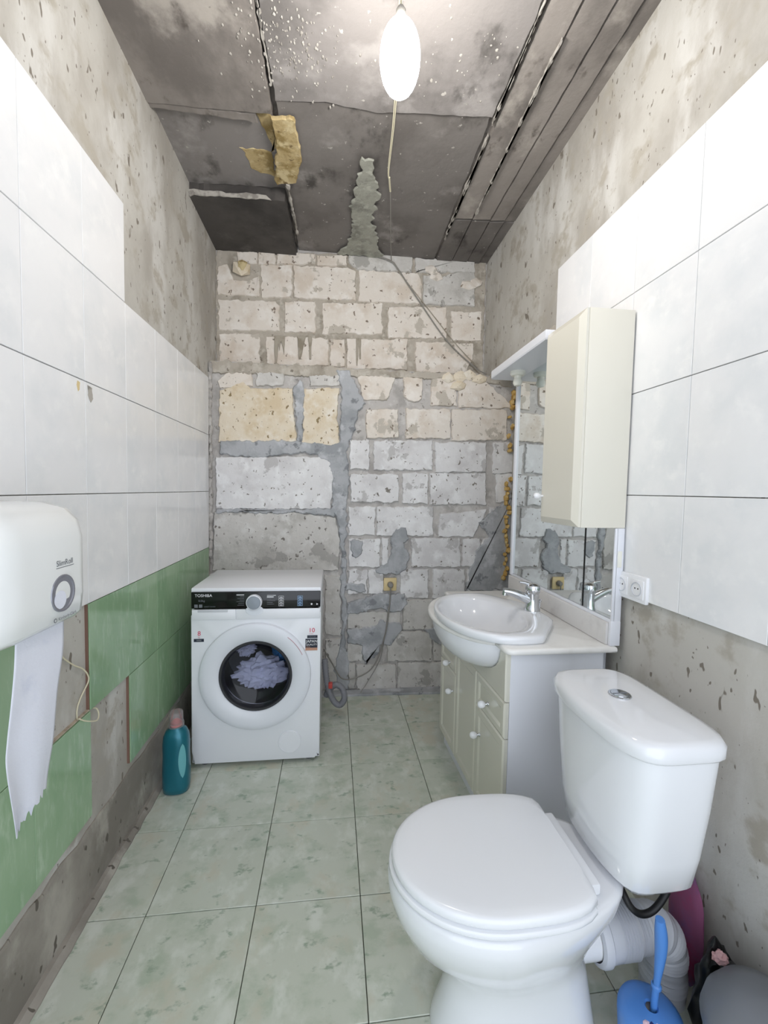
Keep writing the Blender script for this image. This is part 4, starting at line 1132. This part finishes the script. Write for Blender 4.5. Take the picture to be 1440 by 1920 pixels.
# bare bulb under the ceiling
def lamp():
    c = (.1684, 1.2172, 2.50)
    R = empty('ceiling_lamp', (c[0], c[1], 2.39), 'bare glowing white bulb hanging below the ceiling', 'lamp')
    prof = []
    for k in range(17):
        t = -math.pi / 2 + math.pi * k / 16
        prof.append((max(.0001, .056 * math.cos(t) ** .9 if math.cos(t) > 0 else .0001), .098 * math.sin(t)))
    lathe('bulb', prof, c, M['bulb'], R, 'z', 32)
    lathe('holder', [(.012, .096), (.0135, .105), (.0135, .125), (.008, .135), (.003, .14)], c, M['grey_cable'], R, 'z', 20)
    tube('cord', [(c[0], c[1], c[2] + .14), (c[0], c[1] + .006, c[2] + .22), (c[0] + .004, c[1] + .02, 2.818)], .003, M['cream_cable'], R, 8, 4)
    W = empty('lamp_wire', (.2, 2.0, 2.7), 'twisted wire running under the ceiling from the bulb to the back wall', 'wire')
    tube('bare_strand', [(c[0] + .008, c[1] + .02, 2.80), (.205, 1.5, 2.79), (.225, 1.75, 2.785), (.236, 2.0, 2.775), (.25, 2.07, 2.772)], .0022, M['cream_cable'], W, 6)
    tube('bare_strand', [(c[0], c[1] + .02, 2.80), (.198, 1.5, 2.787), (.219, 1.75, 2.782), (.232, 2.0, 2.776), (.25, 2.07, 2.772)], .0022, M['cream_cable'], W, 6)
    tube('taped_joint', [(.243, 2.04, 2.773), (.252, 2.09, 2.772), (.26, 2.13, 2.772)], .0045, M['cream_cable'], W, 8, 4)
    tube('dark_strand', [(.26, 2.13, 2.772), (.285, 2.3, 2.775), (.32, 2.55, 2.78), (.35, 2.745, 2.786), (.357, 2.772, 2.775)], .003, M['grey_cable'], W, 6)
lamp()

# ------------------------------------------------------------------ towel dispenser and paper
def dispenser():
    x0, xf = LX, -.548
    ya, yb, za, zb = .715, 1.004, 1.008, 1.268
    R = empty('towel_dispenser', (-.64, .86, za), 'white wall-mounted paper towel dispenser with round smoky window', 'dispenser')
    # lofted cover: rounded front, near end curves back to the wall
    prof = []          # cross-section in (depth from wall, height)
    for d, z in ((0, za + .004), (.10, za), (.168, za + .006), (.182, za + .02), (.186, za + .06), (.186, zb - .075), (.178, zb - .04), (.155, zb - .015), (.11, zb - .003), (0, zb)):
        prof.append((d, z))
    from_y = []
    for y, s in ((ya, .55), (ya + .012, .72), (ya + .035, .88), (ya + .065, .965), (ya + .10, 1.0), (yb - .022, 1.0), (yb - .007, .992), (yb, .965)):
        zc = (za + zb) / 2
        hz = 1 if s > .9 else 1 - (1 - s) * .12
        if y >= yb - .001: hz = .95
        from_y.append([(x0 + d * s, y, zc + (z - zc) * hz) for d, z in prof])
    mk('cover', *loftg(from_y), M['disp'], R, True, auto=50)
    wy, wz = .937, 1.094
    w = lathe('window', [(.0385, -.002), (.0375, .0012), (.034, .0012), (.032, -.0005), (.02, -.0008), (.0001, -.001)], (xf + .001, wy - .012, wz - .012), M['window'], R, 'x', 36)
    lathe('paper_roll_glimpse', [(.0185, .0), (.0185, .0009), (.0001, .0011)], (xf + .0006, wy - .022, wz - .024), M['paper'], w, 'x', 30)
    text('brand_lettering', 'SlimRoll', .0165, M['ink_grey'], R, (xf + .0006, .905, 1.139), (0, 1, 0), (0, 0, 1))
    box('underline', (xf, .905, 1.1345, xf + .0008, .962, 1.1357), M['ink_grey'], R)
    text('maker_lettering', 'Kimberly-Clark', .0095, M['ink_grey'], R, (xf + .0006, .908, 1.0285), (0, 1, 0), (0, 0, 1))
    lathe('maker_mark', [(.0045, 0), (.0045, .0005), (.003, .0005)], (xf + .0003, .899, 1.0315), M['ink_grey'], R, 'x', 16)
dispenser()
def paper():
    right = [(.938, 1.03), (.930, .95), (.908, .879), (.890, .81), (.880, .757), (.866, .695)]
    left = [(.803, 1.03), (.795, .97), (.781, .905), (.768, .85), (.759, .80), (.768, .70)]
    bott = [0, .004, -.006, -.014, -.012, -.026, -.022, -.03, -.034]
    V, Fc = [], []
    nu, nv = 24, 40
    cl = catmull([(0,) + p for p in left], 8); cr = catmull([(0,) + p for p in right], 8)
    for side in (0, 1):
        for j in range(nv + 1):
            t = j / nv
            a, b = cl[int(t * (len(cl) - 1))], cr[int(t * (len(cr) - 1))]
            fi = t * (len(cl) - 1); i0 = min(int(fi), len(cl) - 2); ff = fi - i0
            a = cl[i0] * (1 - ff) + cl[i0 + 1] * ff; b = cr[i0] * (1 - ff) + cr[i0 + 1] * ff
            for i in range(nu + 1):
                u = i / nu
                p = a * (1 - u) + b * u
                wob = noise.noise(Vector((u * 2.2, t * 2.6, 1))) * .008 * t + .004 * t * t * math.cos(u * 8 + 1)
                x = -.572 + .012 * t + wob + .0006 * side
                z = p.z - (.03 * (1 - u) + .006 * math.sin(u * 40) + .004 * math.sin(u * 91)) * max(0, (t - .8) / .2)
                V.append((x, p.y * 1.03, z))
    off = (nu + 1) * (nv + 1)
    for s in (0, 1):
        for j in range(nv):
            for i in range(nu):
                q = s * off + j * (nu + 1) + i
                Fc.append([q, q + 1, q + nu + 2, q + nu + 1] if s else [q, q + nu + 1, q + nu + 2, q + 1])
    for j in range(nv):
        q = j * (nu + 1)
        Fc.append([q, q + nu + 1, off + q + nu + 1, off + q])
        q += nu
        Fc.append([q, off + q, off + q + nu + 1, q + nu + 1])
    o = mk('paper_towel', V, Fc, M['paper'], None, True)
    tag(o, 'long torn strip of white paper towel hanging from the dispenser', 'paper towel')
paper()
def left_wire():
    W = empty('wall_wire', (-.74, 1.31, .6), 'thin cream wire dangling on the bare patch between the green tiles', 'wire')
    tube('strand', [(-.742, 1.24, .83), (-.741, 1.254, .813), (-.738, 1.29, .78), (-.736, 1.3256, .755), (-.734, 1.347, .728), (-.736, 1.354, .703), (-.741, 1.323, .668), (-.742, 1.306, .641), (-.741, 1.303, .612)], .0021, M['cream_cable'], W, 6)
    tube('strand', [(-.742, 1.303, .612), (-.728, 1.292, .619), (-.722, 1.305, .606), (-.718, 1.334, .588), (-.716, 1.362, .577), (-.72, 1.377, .587), (-.73, 1.386, .6), (-.743, 1.388, .602)], .002, M['cream_cable'], W, 6)
left_wire()
